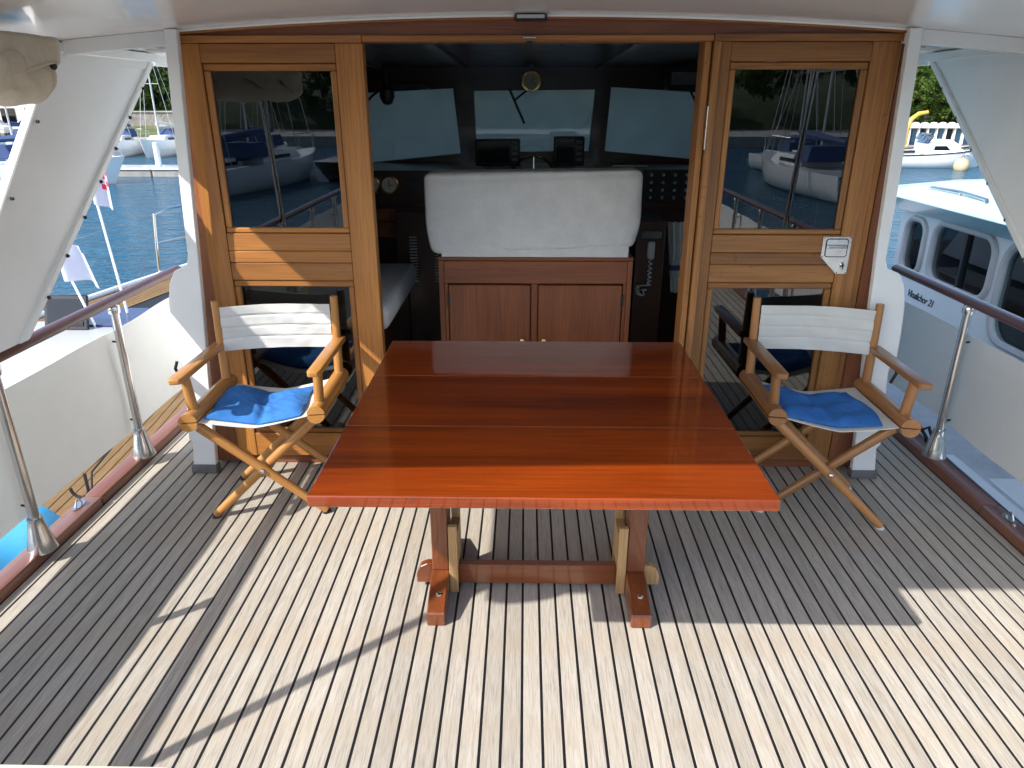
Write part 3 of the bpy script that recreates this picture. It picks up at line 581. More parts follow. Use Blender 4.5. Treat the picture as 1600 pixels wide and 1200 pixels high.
# ------------------------------------------------------------------ director's chairs
def director_chair(loc, rot, k, wd, lab, clab, seed):
    t = thing('director_chair', lab, 'chair', loc, None, rot); MW = t.matrix_basis
    R_ = random.Random(seed)
    sh = lambda p: Vector((p[0]+k*p[1], p[1], p[2]))
    Sk = Matrix(((1, k, 0, 0), (0, 1, 0, 0), (0, 0, 1, 0), (0, 0, 0, 1)))
    def P(name, mb, mat, smooth=40, par=t): return build(name, mb.apply(lambda c: MW @ sh(c)), mat, par, smooth)
    def bar(name, p0, p1, r0, r1, mat=wd+'_z', seg=14): return pole(name, MW @ sh(p0), MW @ sh(p1), r0, r1, mat, t, seg)
    hx, hz = 0.236, 0.463
    for y, a in ((0.0, 1), (0.036, -1), (0.315, 1), (0.351, -1)):
        lg = bar('leg', (-a*hx*0.93, y, hz-0.036), (a*0.226, y, 0.012), 0.0205, 0.0165)
        P('foot_tip', MB().lathe([(0.017, 0), (0.0175, 0.006), (0.015, 0.010)], (a*0.226, y, 0.0), 14), 'canvas' if seed == 2 else 'dark_plastic', 40, lg)
    for y in (-0.012, 0.339): P('pivot_bolt', MB().lathe([(0.010, 0), (0.009, -0.007), (0.004, -0.010)], (0.0, y-0.008, 0.224), 12, 1), 'stainless')
    for s in (-1, 1):
        def half(lo):
            prof = []
            for i in range(11):
                a = math.pi*i/10+(math.pi if lo else 0); prof.append((s*hx+0.034*math.cos(a), hz+(-0.0025 if lo else 0.0025)+0.034*math.sin(a)))
            return MB().prism(prof, 1, -0.045, 0.385)
        P('leg_rail', half(True), wd+'_y', 30); P('seat_rail', half(False), wd+'_y', 30)
        bar('arm_post', (s*hx, 0.02, hz+0.025), (s*(hx+0.008), 0.012, 0.628), 0.020, 0.0185)
        bar('back_post', (s*hx, 0.352, hz+0.02), (s*(hx+0.004), 0.366, 0.828), 0.0195, 0.0165)
        arm = [(-0.026, -0.052), (-0.018, -0.066), (0.018, -0.066), (0.026, -0.052), (0.026, 0.375), (-0.026, 0.375)]
        P('armrest', MB().prism([(s*(hx+0.012)+a, b_) for a, b_ in arm], 2, 0.626, 0.650, 0.005, 2), wd+'_y', 45)
    ph = R_.uniform(0, 6)
    def bk(o):
        def f(u, v):
            x = -0.222+0.444*u; z = 0.612+0.188*v+0.004*math.sin(u*3+ph)
            y = 0.345+0.04*(z-0.612)+0.018*math.sin(u*math.pi)+o
            seam = sum(math.exp(-((v-q)/0.018)**2) for q in (0.27, 0.52, 0.77))
            wrk = 0.004*math.sin(u*9+v*6+ph)*math.sin(v*7)+0.0014*math.sin(u*31+v*11+ph)*math.exp(-((u-0.45)/0.16)**2)+0.0008*math.sin((u-v*0.5)*30+ph)*math.exp(-((u-0.75)/0.2)**2)
            return Vector((x, y+seam*0.0045-wrk, z))
        return f
    P('back_canvas', MB().surf(bk(0), 60, 40, bk(0.004)), 'canvas', 70)
    sag = lambda x, y: hz+0.002-0.052*(1-min(1, abs(x)/0.236)**1.25)*(0.85+0.15*math.sin(y*8))
    st = lambda o: (lambda u, v: Vector((-0.234+0.468*u, -0.03+0.40*v, sag(-0.234+0.468*u, v*0.40)+o)))
    P('seat_canvas', MB().surf(st(0), 30, 16, st(-0.003)), 'canvas', 70)
    # the loose cushion pad, a thing of its own
    def cu(top):
        def f(u, v):
            x = -0.205+0.365*u+0.014*math.sin(v*5+ph); y = -0.012+0.325*v+0.012*math.sin(u*4+ph)
            e = (1-abs(2*u-1)**6)*(1-abs(2*v-1)**6)
            z = sag(x, y)+0.004+(0.004+0.024*e+0.005*math.sin(u*13+v*5+ph)*e+0.004*math.sin(v*17-u*9)*e+0.003*abs(math.sin(u*23+v*19+ph))*e-0.012*math.exp(-((u-0.56+0.12*v)/0.04)**2)*(1-0.6*v)+0.02*max(0, u-0.75)*v if top else 0.0)
            return MW @ sh((x, y, z))
        return f
    tag(build('seat_cushion', MB().surf(cu(True), 44, 36, cu(False)), 'blue_terry', None, 60), clab, 'cushion')
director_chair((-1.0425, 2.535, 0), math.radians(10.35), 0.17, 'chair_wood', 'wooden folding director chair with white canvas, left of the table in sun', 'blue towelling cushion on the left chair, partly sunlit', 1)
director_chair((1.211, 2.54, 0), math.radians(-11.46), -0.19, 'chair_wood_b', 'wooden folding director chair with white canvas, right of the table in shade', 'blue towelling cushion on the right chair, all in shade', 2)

# ------------------------------------------------------------------ helm seat and its cover
hs_ = thing('helm_seat', 'brown wooden helm seat cabinet with double doors and towel-covered backrest', 'seat', (0.05, 3.6, 0)); HY = 3.5
board('side_panel', -0.428, -0.402, HY, HY+0.40, 0.0, 0.866, 'helm_wood_z', hs_); board('side_panel', 0.506, 0.530, HY, HY+0.40, 0.0, 0.866, 'helm_wood_z', hs_)
board('top_rail', -0.4015, 0.5055, HY+0.004, HY+0.03, 0.752, 0.864, 'helm_wood_x', hs_); board('base_rail', -0.4015, 0.5055, HY+0.004, HY+0.03, 0.0, 0.12, 'helm_wood_x', hs_)
board('mullion', 0.032, 0.064, HY+0.004, HY+0.03, 0.1205, 0.7515, 'helm_wood_z', hs_)
board('stile', -0.4015, -0.384, HY+0.004, HY+0.03, 0.1205, 0.7515, 'helm_wood_z', hs_); board('stile', 0.488, 0.5055, HY+0.004, HY+0.03, 0.1205, 0.7515, 'helm_wood_z', hs_)
for a, c, kx in ((-0.381, 0.029, -0.012), (0.067, 0.485, 0.098)):
    d = board('cabinet_door', a, c, HY-0.004, HY+0.022, 0.124, 0.746, 'helm_wood_z', hs_, 0.004)
    build('knob', MB().lathe([(0.006, 0), (0.005, -0.012), (0.012, -0.018), (0.011, -0.026), (0.005, -0.029)], (kx, HY-0.004, 0.462), 14, 1), 'brass', d)
    hx = a if a < 0 else c
    build('hinge', MB().box(hx-0.006, hx+0.006, HY-0.009, HY-0.0045, 0.64, 0.70, 0.001), 'dark_plastic', d)
board('back_board', -0.4015, 0.5055, HY+0.36, HY+0.39, 0.0, 0.866, 'helm_wood_x', hs_); board('top_board', -0.43, 0.532, HY+0.001, HY+0.41, 0.8665, 0.885, 'helm_wood_x', hs_)
def coverf():
    m_ = MB(); t_ = m_.bm; bmesh.ops.create_cube(t_, size=2.0)
    bmesh.ops.subdivide_edges(t_, edges=list(t_.edges), cuts=27, use_grid_fill=True)
    H_ = Vector((0.522, 0.105, 0.188)); r = 0.032
    for v in t_.verts:
        q = v.co.copy(); p = Vector((math.copysign(abs(q.x)**0.8, q.x)*H_.x, q.y*H_.y, math.copysign(abs(q.z)**0.85, q.z)*H_.z))
        c_ = Vector([max(-h+r, min(h-r, a)) for a, h in zip(p, H_)]); d_ = p-c_
        if d_.length > 1e-6 and max(abs(d_.x), abs(d_.y), abs(d_.z)) > 1e-6: p = c_+d_.normalized()*min(d_.length, r) if d_.length > r else p
        zn = p.z/H_.z; xn = p.x/H_.x
        x = 0.036+p.x*(1-0.060*max(0, -zn)**2.2)
        y = HY+0.10+p.y*(1-0.12*(zn+1)/2); z = 1.104+p.z+0.008*xn+0.010*xn*max(0, -zn)-0.004
        if q.y < 0: y -= 0.005*math.sin(x*9+z*14)+0.004*math.sin(x*23+z*31)*max(0, xn)+0.009*math.exp(-((xn-0.62-0.25*(0.5-zn))/0.05)**2)*(zn < 0.5)
        if q.y < 0: y += 0.008*math.exp(-((zn-0.86-0.05*xn)/0.05)**2)+0.006*math.exp(-((abs(xn)-0.93)/0.018)**2)+0.005*math.sin(xn*34)*max(0, zn-0.55)-0.006*math.exp(-((xn+0.5+0.3*zn)/0.04)**2)*max(0, -zn)
        v.co = Vector((x, y, z))
    return m_
cv = build('backrest_cover', coverf(), 'terry', hs_, 70)
fl = lambda o: (lambda u, v: Vector((-0.41+0.915*u, HY+0.002+o+0.002*math.sin(u*19), 0.8855+0.055*v)))
build('hem_flap', MB().surf(fl(0), 40, 3, fl(0.004)), 'terry', cv, 60)
build('zip_pull', MB().tube([(-0.378+0.008*math.cos(a), HY+0.006, 0.898+0.010*math.sin(a)) for a in [k*math.pi/6 for k in range(13)]], 0.002, 6), 'dark_plastic', cv)

# ------------------------------------------------------------------ wheelhouse furniture
dash = thing('dashboard', 'dark wooden dashboard with dials and switches below the windscreen', 'dashboard', (0.0, 4.8, 0))
board('console', -1.35, 1.44, 4.55, 4.99, 0.0, 0.98, 'cabin_wood_x', dash); build('instrument_panel', MB().prism([(4.552, 0.981), (4.56, 1.20), (4.98, 1.215), (4.98, 0.981)], 0, -1.33, 1.42), 'cabin_wood_x', dash, 0)
for x in (-0.955, -0.84):
    g = build('gauge', MB().lathe([(0.058, 0), (0.058, -0.012), (0.05, -0.016), (0.046, -0.010)], (x, 4.555, 1.115), 24, 1), 'brass', dash)
    build('dial_face', MB().lathe([(0.045, 0), (0.044, -0.002)], (x, 4.544, 1.115), 24, 1), 'dial', g)
    build('needle', MB().box(x-0.002, x+0.002, 4.538, 4.5405, 1.10, 1.148).box(x, x+0.025, 4.5375, 4.5385, 1.112, 1.116), 'dark_plastic', g, 0)
board('nameplate', -0.74, -0.655, 4.546, 4.551, 1.08, 1.15, 'dark_plastic', dash)
for j, (z0, z1) in enumerate(((0.90, 0.975), (0.80, 0.89))):
    d = board('drawer', -1.0, -0.62, 4.530, 4.5495, z0, z1, 'helm_wood_x', dash); build('knob', MB().lathe([(0.008, 0), (0.011, -0.01), (0.006, -0.014)], (-0.84, 4.53, (z0+z1)/2), 12, 1), 'brass', d)
sw = board('switch_panel', 0.72, 1.10, 4.535, 4.549, 1.02, 1.21, 'dark_plastic', dash)
for r in range(4):
    for c in range(5): build('switch', MB().lathe([(0.010, 0), (0.010, -0.008), (0.004, -0.02)], (0.765+c*0.072, 4.535, 1.045+r*0.045), 8, 1), 'light_grey', sw)
board('coaming_bar', 0.52, 0.735, 4.50, 4.51, 1.232, 1.237, 'light_grey', dash, 0.001)
def plotter(x0, x1, z0, z1, lab):
    t = thing('chart_plotter', lab, 'screen', ((x0+x1)/2, 4.66, 1.21)); 
    build('housing', MB().box(x0, x1, 4.62, 4.70, z0, z1, 0.008, 2), 'dark_plastic', t); build('display', MB().box(x0+0.015, x1-0.065, 4.6175, 4.6197, z0+0.02, z1-0.015), 'screen', t, 0)
    for i in range(4): build('button', MB().box(x1-0.05, x1-0.015, 4.614, 4.6197, z0+0.03+i*0.034, z0+0.05+i*0.034, 0.002), 'grey_pad', t)
    build('bracket', MB().box((x0+x1)/2-0.04, (x0+x1)/2+0.04, 4.64, 4.68, 1.2115, z0+0.001), 'dark_plastic', t, 0)
plotter(-0.312, -0.035, 1.222, 1.38, 'wide black chart plotter left of the steering wheel'); plotter(0.172, 0.36, 1.222, 1.395, 'small black chart plotter right of the steering wheel')
t = thing('steering_wheel', 'dark spoked steering wheel behind the helm seat', 'steering wheel', (0.045, 4.45, 1.17))
build('rim', MB().tube([(0.045+0.13*math.cos(a), 4.45, 1.165+0.13*math.sin(a)) for a in [k*2*math.pi/32 for k in range(33)]], 0.008, 8), 'stainless', t)
for k in range(6):
    a = k*math.pi/3+0.52; pole('spoke', (0.045, 4.452, 1.165), (0.045+0.13*math.cos(a), 4.45, 1.165+0.13*math.sin(a)), 0.006, 0.005, 'stainless', t, 8)
build('hub', MB().lathe([(0.03, 0), (0.026, -0.02)], (0.045, 4.46, 1.165), 16, 1), 'brass', t); pole('shaft', (0.045, 4.458, 1.165), (0.045, 4.562, 1.165), 0.012, 0.012, 'stainless', t)
t = thing('clock', 'round brass clock under the wheelhouse ceiling', 'clock', (0.03, 4.6, 1.705))
build('case', MB().lathe([(0.056, 0.03), (0.06, 0), (0.056, -0.012), (0.047, -0.014), (0.045, -0.008)], (0.03, 4.6, 1.705), 26, 1), 'brass', t)
build('dial_face', MB().lathe([(0.044, 0), (0.043, -0.002)], (0.03, 4.591, 1.705), 24, 1), 'compass_face', t); build('bracket', MB().box(0.015, 0.045, 4.60, 4.63, 1.762, 1.80), 'dark_plastic', t, 0)
for a in (0.6, 2.2): build('hand', MB().box(-0.0015, 0.0015, 4.5865, 4.588, 0, 0.032).apply(lambda c: (0.03+c.x*math.cos(a)+c.z*math.sin(a), c.y, 1.705-c.x*math.sin(a)+c.z*math.cos(a))), 'dark_plastic', t, 0)
t = thing('searchlight_handle', 'black searchlight handle hanging inside the upper left windscreen', 'searchlight', (-0.83, 4.6, 1.8))
build('drop_tube', MB().tube([(-0.83, 4.6, 1.80), (-0.83, 4.6, 1.64)], 0.018, 10), 'dark_plastic', t); build('grip', MB().lathe([(0.02, 0.06), (0.042, 0.04), (0.046, 0), (0.03, -0.035), (0.012, -0.045)], (-0.83, 4.6, 1.62), 14), 'dark_plastic', t)
build('cable', MB().tube([(-0.84, 4.6, 1.68), (-0.93, 4.62, 1.62), (-1.04, 4.7, 1.53)], 0.008, 6), 'dark_plastic', t); build('bracket', MB().box(-0.80, -0.58, 4.60, 4.66, 1.665, 1.695, 0.004), 'dark_plastic', t)
for p0, p1, p2, lb in (((0.045, 4.93, 1.69), (-0.075, 4.95, 1.60), (-0.01, 4.95, 1.46), 'wiper arm across the middle windscreen'), ((1.02, 4.93, 1.69), (1.08, 4.95, 1.60), (1.10, 4.95, 1.55), 'wiper arm at the right windscreen corner')):
    t = thing('wiper', lb, 'wiper', p0); build('arm', MB().tube([p0, p1], 0.007, 6), 'dark_plastic', t)
    p1v = Vector(p1); d_ = (Vector(p2)-p1v); build('blade', MB().tube([p1v-d_*0.5, p1v, p1v+d_], 0.008, 6), 'dark_plastic', t)
board_ = thing('electrics_box', 'black equipment box under the ceiling at the right windscreen', 'box', (0.98, 4.8, 1.8)); build('housing', MB().box(0.86, 1.06, 4.74, 4.90, 1.66, 1.79, 0.006), 'dark_plastic', board_); build('grille', MB().box(0.88, 1.04, 4.734, 4.7395, 1.69, 1.76), 'grey_pad', board_, 0)
t = thing('radio_handset', 'grey radio handset with coiled cord right of the helm seat', 'handset', (0.67, 3.86, 0.8))
board('panel', 0.60, 0.755, 3.90, 4.20, 0.0, 1.0, 'cabin_wood_z', t); build('cradle', MB().box(0.62, 0.73, 3.872, 3.8995, 0.91, 0.95, 0.006), 'grey_pad', t); build('receiver', MB().box(0.66, 0.70, 3.868, 3.8995, 0.80, 0.895, 0.010, 2), 'light_grey', t)
build('cord', MB().tube([(0.68+0.010*math.cos(k*1.3)-(0.06*math.sin(k/64*math.pi*0.9) if k > 30 else 0), 3.875+0.008*math.sin(k*1.3), 0.80-0.20*math.sin(min(1, k/58)*math.pi/2)+(0.03 if k > 58 else 0)) for k in range(66)], 0.004, 6), 'light_grey', t)
t = thing('curtain', 'pale curtain tied back at the right wheelhouse window', 'curtain', (1.0, 4.3, 0.55))
cf = lambda o: (lambda u, v: Vector((0.83+0.16*u*(1-0.45*math.exp(-((v-0.35)/0.18)**2))+0.05*(1-v), 4.25+o+0.014*math.sin(u*26), 0.52+0.42*v)))
build('drape', MB().surf(cf(0), 40, 14, cf(0.003)), 'canvas', t, 60); build('tie', MB().box(0.86, 0.965, 4.228, 4.28, 0.66, 0.685, 0.004), 'navy_cloth', t)
t = thing('bunk', 'white cushioned bunk just inside the left door', 'bunk', (-1.0, 3.6, 0)); board('base', -1.425, -0.72, 3.35, 4.3, 0.0, 0.55, 'cabin_wood_y', t)
build('mattress', MB().box(-1.42, -0.66, 3.33, 4.32, 0.551, 0.685, 0.04, 3), 'terry', t, 60)
t = thing('louvred_locker', 'dark locker with pale louvre strips left of the helm seat', 'locker', (-0.66, 4.35, 0)); board('carcass', -0.78, -0.50, 4.345, 4.53, 0.0, 0.98, 'cabin_wood_z', t)
for x in (-0.70, -0.55):
    for k in range(16): build('louvre', MB().box(x, x+0.045, 4.332, 4.3445, 0.56+k*0.018, 0.566+k*0.018), 'light_grey', t, 0)

# ------------------------------------------------------------------ cream locker lid by the camera
t = thing('cream_locker', 'cream padded locker lid at the lower left corner near the camera', 'locker', (-0.9, 0.7, 0))
build('lid', MB().prism([(-1.6, 0.45), (-1.6, 0.968), (-0.66, 0.968), (-0.615, 0.955), (-0.6, 0.92), (-0.6, 0.45)], 2, 0.41, 0.452, 0.012, 2), 'cream_vinyl', t, 40); build('body', MB().box(-1.58, -0.63, 0.46, 0.94, 0.0, 0.409, 0.004), 'white_paint', t)

# ------------------------------------------------------------------ boats
def hull_mesh(L, Bm, zk, sheer, stern=0.75, bowrake=0.10, fine=2.2):
    """bow at +y; outline half-breadth b(t), t=0 stern .. 1 bow; returns hull and deck builders"""
    n = 26
    def hb(t): return Bm/2*(stern+(1-stern)*math.sin(min(1, t/0.45)*math.pi/2))*(1-max(0, (t-0.45)/0.55)**fine)
    def zz(t): return sheer(t)
    rows = []
    for i in range(n+1):
        t = i/n; b_ = max(hb(t), 0.004); y = -L/2+L*t; zs = zz(t); row = []
        for q, (fb, fz) in enumerate(((1.0, 1.0), (0.97, 0.55), (0.88, 0.15), (0.6, -0.12), (0.02, -0.25))):
            rake = bowrake*L*max(0, t-0.6)/0.4*(1-fz)*0.8
            row.append((b_*fb, y-rake, fz*zs if fz > 0 else fz))
        rows.append(row)
    h = MB(); t_ = h.bm
    for s in (1, -1):
        V = [[t_.verts.new((s*p[0], p[1], p[2])) for p in r] for r in rows]
        for a, b_ in zip(V, V[1:]):
            for k in range(4): t_.faces.new((a[k], a[k+1], b_[k+1], b_[k]))
        t_.faces.new(V[0])
    bmesh.ops.recalc_face_normals(t_, faces=list(t_.faces))
    d = MB(); t2 = d.bm; A = [t2.verts.new((r[0][0]-0.0, r[0][1], r[0][2]-0.02)) for r in rows]; Bv = [t2.verts.new((-r[0][0], r[0][1], r[0][2]-0.02)) for r in rows]
    for i in range(n): t2.faces.new((A[i], A[i+1], Bv[i+1], Bv[i]))
    bmesh.ops.recalc_face_normals(t2, faces=list(t2.faces))
    toe = [[Vector((s*r[0][0], r[0][1], r[0][2]+0.012)) for r in rows] for s in (1, -1)]
    return h, d, toe, hb
def L2W(t): return lambda c: t.matrix_basis @ Vector(c)
def sailboat(name, label, loc, rotz, L, mastH, cover, group=None, canopy='navy_cloth'):
    t = thing(name, label, 'sailboat', loc, group, rotz); w = L2W(t)
    h, d, toe, hb = hull_mesh(L, L*0.3, -0.3, lambda q: 0.78+0.25*q*q)
    build('hull', h.apply(w), 'gelcoat', t, 50); build('deck', d.apply(w), 'gelcoat', t, 50)
    build('coachroof', loftbox(-L*0.09, L*0.09, -L*0.12, L*0.22, 0.78, 1.12, 0.10, 0.1, 0.5).apply(w), 'gelcoat', t, 50)
    for s in (-1, 1): build('window', MB().box(s*L*0.085-0.03, s*L*0.085+0.03, -L*0.06, L*0.10, 0.88, 1.0).apply(w), 'screen', t, 0)
    m_ = build('mast', MB().tube([(0, L*0.10, 1.1), (0, L*0.10, mastH)], [0.055, 0.04], 8).apply(w), 'light_grey', t)
    for z in (mastH*0.55, mastH*0.8): build('spreader', MB().tube([(-0.45, L*0.10, z), (0.45, L*0.10, z)], 0.02, 6).apply(w), 'light_grey', m_)
    for p in ((0, L*0.49, 1.0), (0, -L*0.48, 0.8), (L*0.14, L*0.08, 0.85), (-L*0.14, L*0.08, 0.85)): build('stay', MB().tube([p, (0, L*0.10, mastH-0.1)], 0.012, 5).apply(w), 'light_grey', m_)
    b_ = build('boom_cover', MB().tube([(0, L*0.09, 1.75), (0, -L*0.1, 1.68), (0, -L*0.30, 1.60)], [0.14, 0.12, 0.08], 8).apply(w), cover, t)
    build('spray_hood', loftbox(-L*0.1, L*0.1, -L*0.2, -L*0.06, 1.0, 1.45, 0.12, 0.05, 0.25).apply(w), canopy, t, 50)
    build('pulpit', MB().tube([(0.5, L*0.38, 1.5), (0.12, L*0.48, 1.55), (-0.12, L*0.48, 1.55), (-0.5, L*0.38, 1.5)], 0.02, 6).tube([(0.3, L*0.42, 0.9), (0.3, L*0.42, 1.52)], 0.02, 6).tube([(-0.3, L*0.42, 0.9), (-0.3, L*0.42, 1.52)], 0.02, 6).apply(w), 'stainless', t)
    return t
def motorboat(label, loc, rotz, L, name='motorboat', hull='gelcoat', cab='gelcoat'):
    t = thing(name, label, 'motorboat', loc, None, rotz); w = L2W(t)
    h, d, toe, hb = hull_mesh(L, L*0.34, -0.2, lambda q: 0.55+0.35*q*q, 0.85)
    build('hull', h.apply(w), hull, t, 50); build('deck', d.apply(w), 'gelcoat', t, 50)
    build('rubbing_strake', MB().tube([w(p) for p in toe[0]], 0.03, 6).tube([w(p) for p in toe[1]], 0.03, 6), 'dark_plastic', t)
    c = build('cabin', loftbox(-L*0.13, L*0.13, -L*0.10, L*0.28, 0.60, 1.12, 0.12, 0.12, L*0.16).apply(w), cab, t, 50)
    for s in (-1, 1): build('window', MB().prism([(-L*0.05, 0.80), (L*0.10, 0.80), (L*0.06, 1.0), (-L*0.04, 1.0)], 0, s*(L*0.13-0.075)-0.03, s*(L*0.13-0.075)+0.03).apply(w), 'screen', c, 0)
    build('windscreen', MB().prism([(-L*0.10, 1.10), (-L*0.06, 1.42), (-L*0.08, 1.42), (-L*0.12, 1.10)], 0, -L*0.11, L*0.11).apply(w), 'boat_glass', t, 0)
    build('outboard', MB().box(-0.18, 0.18, -L/2-0.35, -L/2-0.02, 0.35, 0.95, 0.06, 2).apply(w), 'dark_plastic', t)
    return t

# near left: sailing yacht lying alongside (bow forward)
yt = thing('moored_yacht', 'white sailing yacht with teak deck lying close along the left side', 'yacht', (-3.42, 3.0, WZ)); wy = L2W(yt)
h, d, toe, hb = hull_mesh(13.0, 2.75, -0.3, lambda q: 1.10+0.16*q*q, 0.8, 0.06, 2.0)
DZ = 1.10
build('hull', h.apply(wy), 'gelcoat', yt, 50)
dk = build('deck', d.apply(lambda c: wy((c[0]*0.97, c[1], c[2]))), 'caulk', yt, 50)
for s in (1, -1): build('toe_rail', MB().tube([p+Vector((0, 0, -0.01)) for p in map(wy, toe[0 if s > 0 else 1])], 0.028, 8), 'gelcoat', yt)
for s in (1, -1):
    for k in range(9):
        pts = []
        for i in range(27):
            q = i/26; r = hb(q)-0.06-k*0.058
            if r > 0.03: pts.append((s*r, -6.5+13*q, 1.10+0.16*q*q-0.014))
        o = MB(); T = o.bm
        va = [T.verts.new(wy((p[0], p[1], p[2]))) for p in pts]; vb = [T.verts.new(wy((p[0]-s*0.052, p[1], p[2]))) for p in pts]
        for i in range(len(pts)-1): T.faces.new((va[i], va[i+1], vb[i+1], vb[i]) if s < 0 else (vb[i], vb[i+1], va[i+1], va[i]))
        bmesh.ops.solidify(T, geom=list(T.faces), thickness=0.006)
        build('plank', o, 'teak_new', dk, 0)
cr = build('coachroof', loftbox(-0.78, 0.80, -2.4, 3.2, 1.09, 1.34, 0.10, 0.06, 0.7).apply(wy), 'gelcoat', yt, 50)
build('grab_rail', MB().tube([wy((0.55, -1.5+i*0.3, 1.40 if i % 3 else 1.345)) for i in range(13)], 0.014, 6), 'rail_wood_y', cr)
htc = build('hatch', MB().box(-0.17, 0.17, -0.015, 0.015, 0, 0.27, 0.008).apply(lambda c: Matrix.Translation((-3.56, 5.28, -0.062)) @ Matrix.Rotation(math.radians(-18), 4, 'X') @ c), 'dark_plastic', yt, 40)
build('acrylic', MB().box(-0.14, 0.14, -0.021, -0.0155, 0.03, 0.24).apply(lambda c: Matrix.Translation((-3.56, 5.28, -0.062)) @ Matrix.Rotation(math.radians(-18), 4, 'X') @ c), 'screen', htc, 0)
build('solar_panel', MB().box(-3.72, -3.05, 5.35, 5.85, -0.058, -0.04, 0.004).apply(lambda c: c), 'solar', yt, 0)
mp = lambda *p: [wy(q) for q in p]
build('pulpit', MB().tube(mp((-0.62, 4.75, 1.20), (-0.60, 4.76, 1.55), (-0.58, 4.78, 1.86), (-0.50, 5.0, 1.90), (-0.2, 5.9, 1.90), (0.2, 5.9, 1.90), (0.5, 5.0, 1.90), (0.62, 4.75, 1.20)), 0.014, 8).tube(mp((-0.60, 4.77, 1.55), (-0.24, 5.75, 1.55), (0.24, 5.75, 1.55)), 0.010, 6).tube(mp((-0.2, 5.9, 1.24), (-0.2, 5.9, 1.90)), 0.012, 6), 'stainless', yt)
build('lifeline', MB().tube(mp((-0.60, 4.77, 1.85), (-1.02, 3.2, 1.72), (-1.30, 1.0, 1.68)), 0.004, 5), 'stainless', yt)
for (x, y) in ((-1.02, 3.2), (-1.30, 1.0)): build('stanchion', MB().tube(mp((x, y, 1.12), (x, y, 1.73)), 0.012, 8), 'stainless', yt)
build('rigging_hook', MB().tube([(-2.235+0.045*math.cos(a), 3.12, -0.215+0.05*math.sin(a)) for a in [math.pi+k*math.pi/10 for k in range(11)]]+[(-2.19, 3.12, -0.13)], 0.008, 8), 'black_rope', yt)
build('mooring_line', MB().tube([(-2.16, 3.08, -0.27), (-2.15, 3.12, -0.12), (-2.17, 3.35, -0.10)], 0.006, 6), 'black_rope', yt)
tag(build('boat_cover', MB().surf(lambda u, v: Vector((-2.36+0.34*v, 1.2+1.55*u, -0.24+0.11*math.sin(v*3.0)+0.025*math.sin(u*14)+0.02*math.sin(u*23+v*7))), 40, 10, lambda u, v: Vector((-2.36+0.34*v, 1.2+1.55*u, -0.26+0.025*math.sin(u*14)))), 'blue_cover', None, 60), 'bright blue cover folded on the yacht deck beside the left stanchion', 'cover')
def flagpole(lab, base, top, cols, fw, fh, dirx, zoff, checks=False):
    t = thing('flagpole', lab, 'flag', base); base, top = Vector(base), Vector(top)
    pole('staff', base, top, 0.011, 0.008, 'gelcoat', t, 8)
    if checks:
        n, m_ = 4, 4
        for i in range(n):
            for j in range(m_):
                q = MB().surf(lambda u, v: Vector((top.x+dirx*fw*(i+u)/n, top.y-0.03*math.sin((i+u)*1.9), top.z-zoff-fh*(j+v)/m_*0.55-0.05*(i+u)/n)), 2, 2)
                build('check', q, 'red_cloth' if (i+j) % 2 else 'flag_white', t, 60)
        build('stripe', MB().surf(lambda u, v: Vector((top.x+dirx*fw*u, top.y-0.03*math.sin(u*7.6), top.z-zoff-fh*(0.55+0.45*v)-0.05*u)), 8, 4), 'flag_white', t, 60)
    else:
        build('cloth', MB().surf(lambda u, v: Vector((top.x+dirx*fw*(u+0.2*v*u), top.y-0.05*math.sin(u*8)+0.03*v, top.z-zoff-fh*v-0.10*u*u+0.05*u)), 16, 10), cols, t, 70)
flagpole('white flag on a slim staff above the yacht deck', (-3.38, 5.36, -0.06), (-3.46, 5.2, 0.62), 'flag_white', 0.24, 0.27, 1, 0.01)
flagpole('red and white chequered flag on the taller staff behind the left panel', (-3.30, 5.70, -0.06), (-3.42, 5.75, 1.16), 'flag_white', 0.16, 0.30, 1, 0.02, True)

# near right: cabin motorboat
mb_ = thing('cabin_cruiser', 'white fishing boat with pale blue wheelhouse roof close along the right side', 'motorboat', (3.9, 4.6, WZ)); wm_ = L2W(mb_)
h, d, toe, hb = hull_mesh(9.0, 2.7, -0.3, lambda q: 0.92+0.25*q*q, 0.9, 0.06, 2.6)
hl = build('hull', h.apply(wm_), 'gelcoat', mb_, 50); build('deck', d.apply(wm_), 'gelcoat_grey', mb_, 50)
build('rubbing_strake', MB().tube([p+Vector((0.0, 0, -0.02)) for p in map(wm_, toe[1])], 0.035, 8), 'dark_plastic', mb_)
X0, X1, CY0, CY1 = 3.0, 4.8, 2.4, 5.55; ZB, ZT = -0.50, 0.83
def rrect(y0, y1, z0, z1, r, n=5):
    out = []
    for cy, cz, a0 in ((y1-r, z1-r, 0), (y0+r, z1-r, 90), (y0+r, z0+r, 180), (y1-r, z0+r, 270)):
        for k in range(n+1):
            a = math.radians(a0+90*k/n); out.append((cy+r*math.cos(a), cz+r*math.sin(a)))
    return out
wins = [(5.45, 5.73, 0.35, 0.76, 0.10), (4.60, 5.33, 0.37, 0.785, 0.12), (3.55, 4.50, 0.17, 0.80, 0.16)]
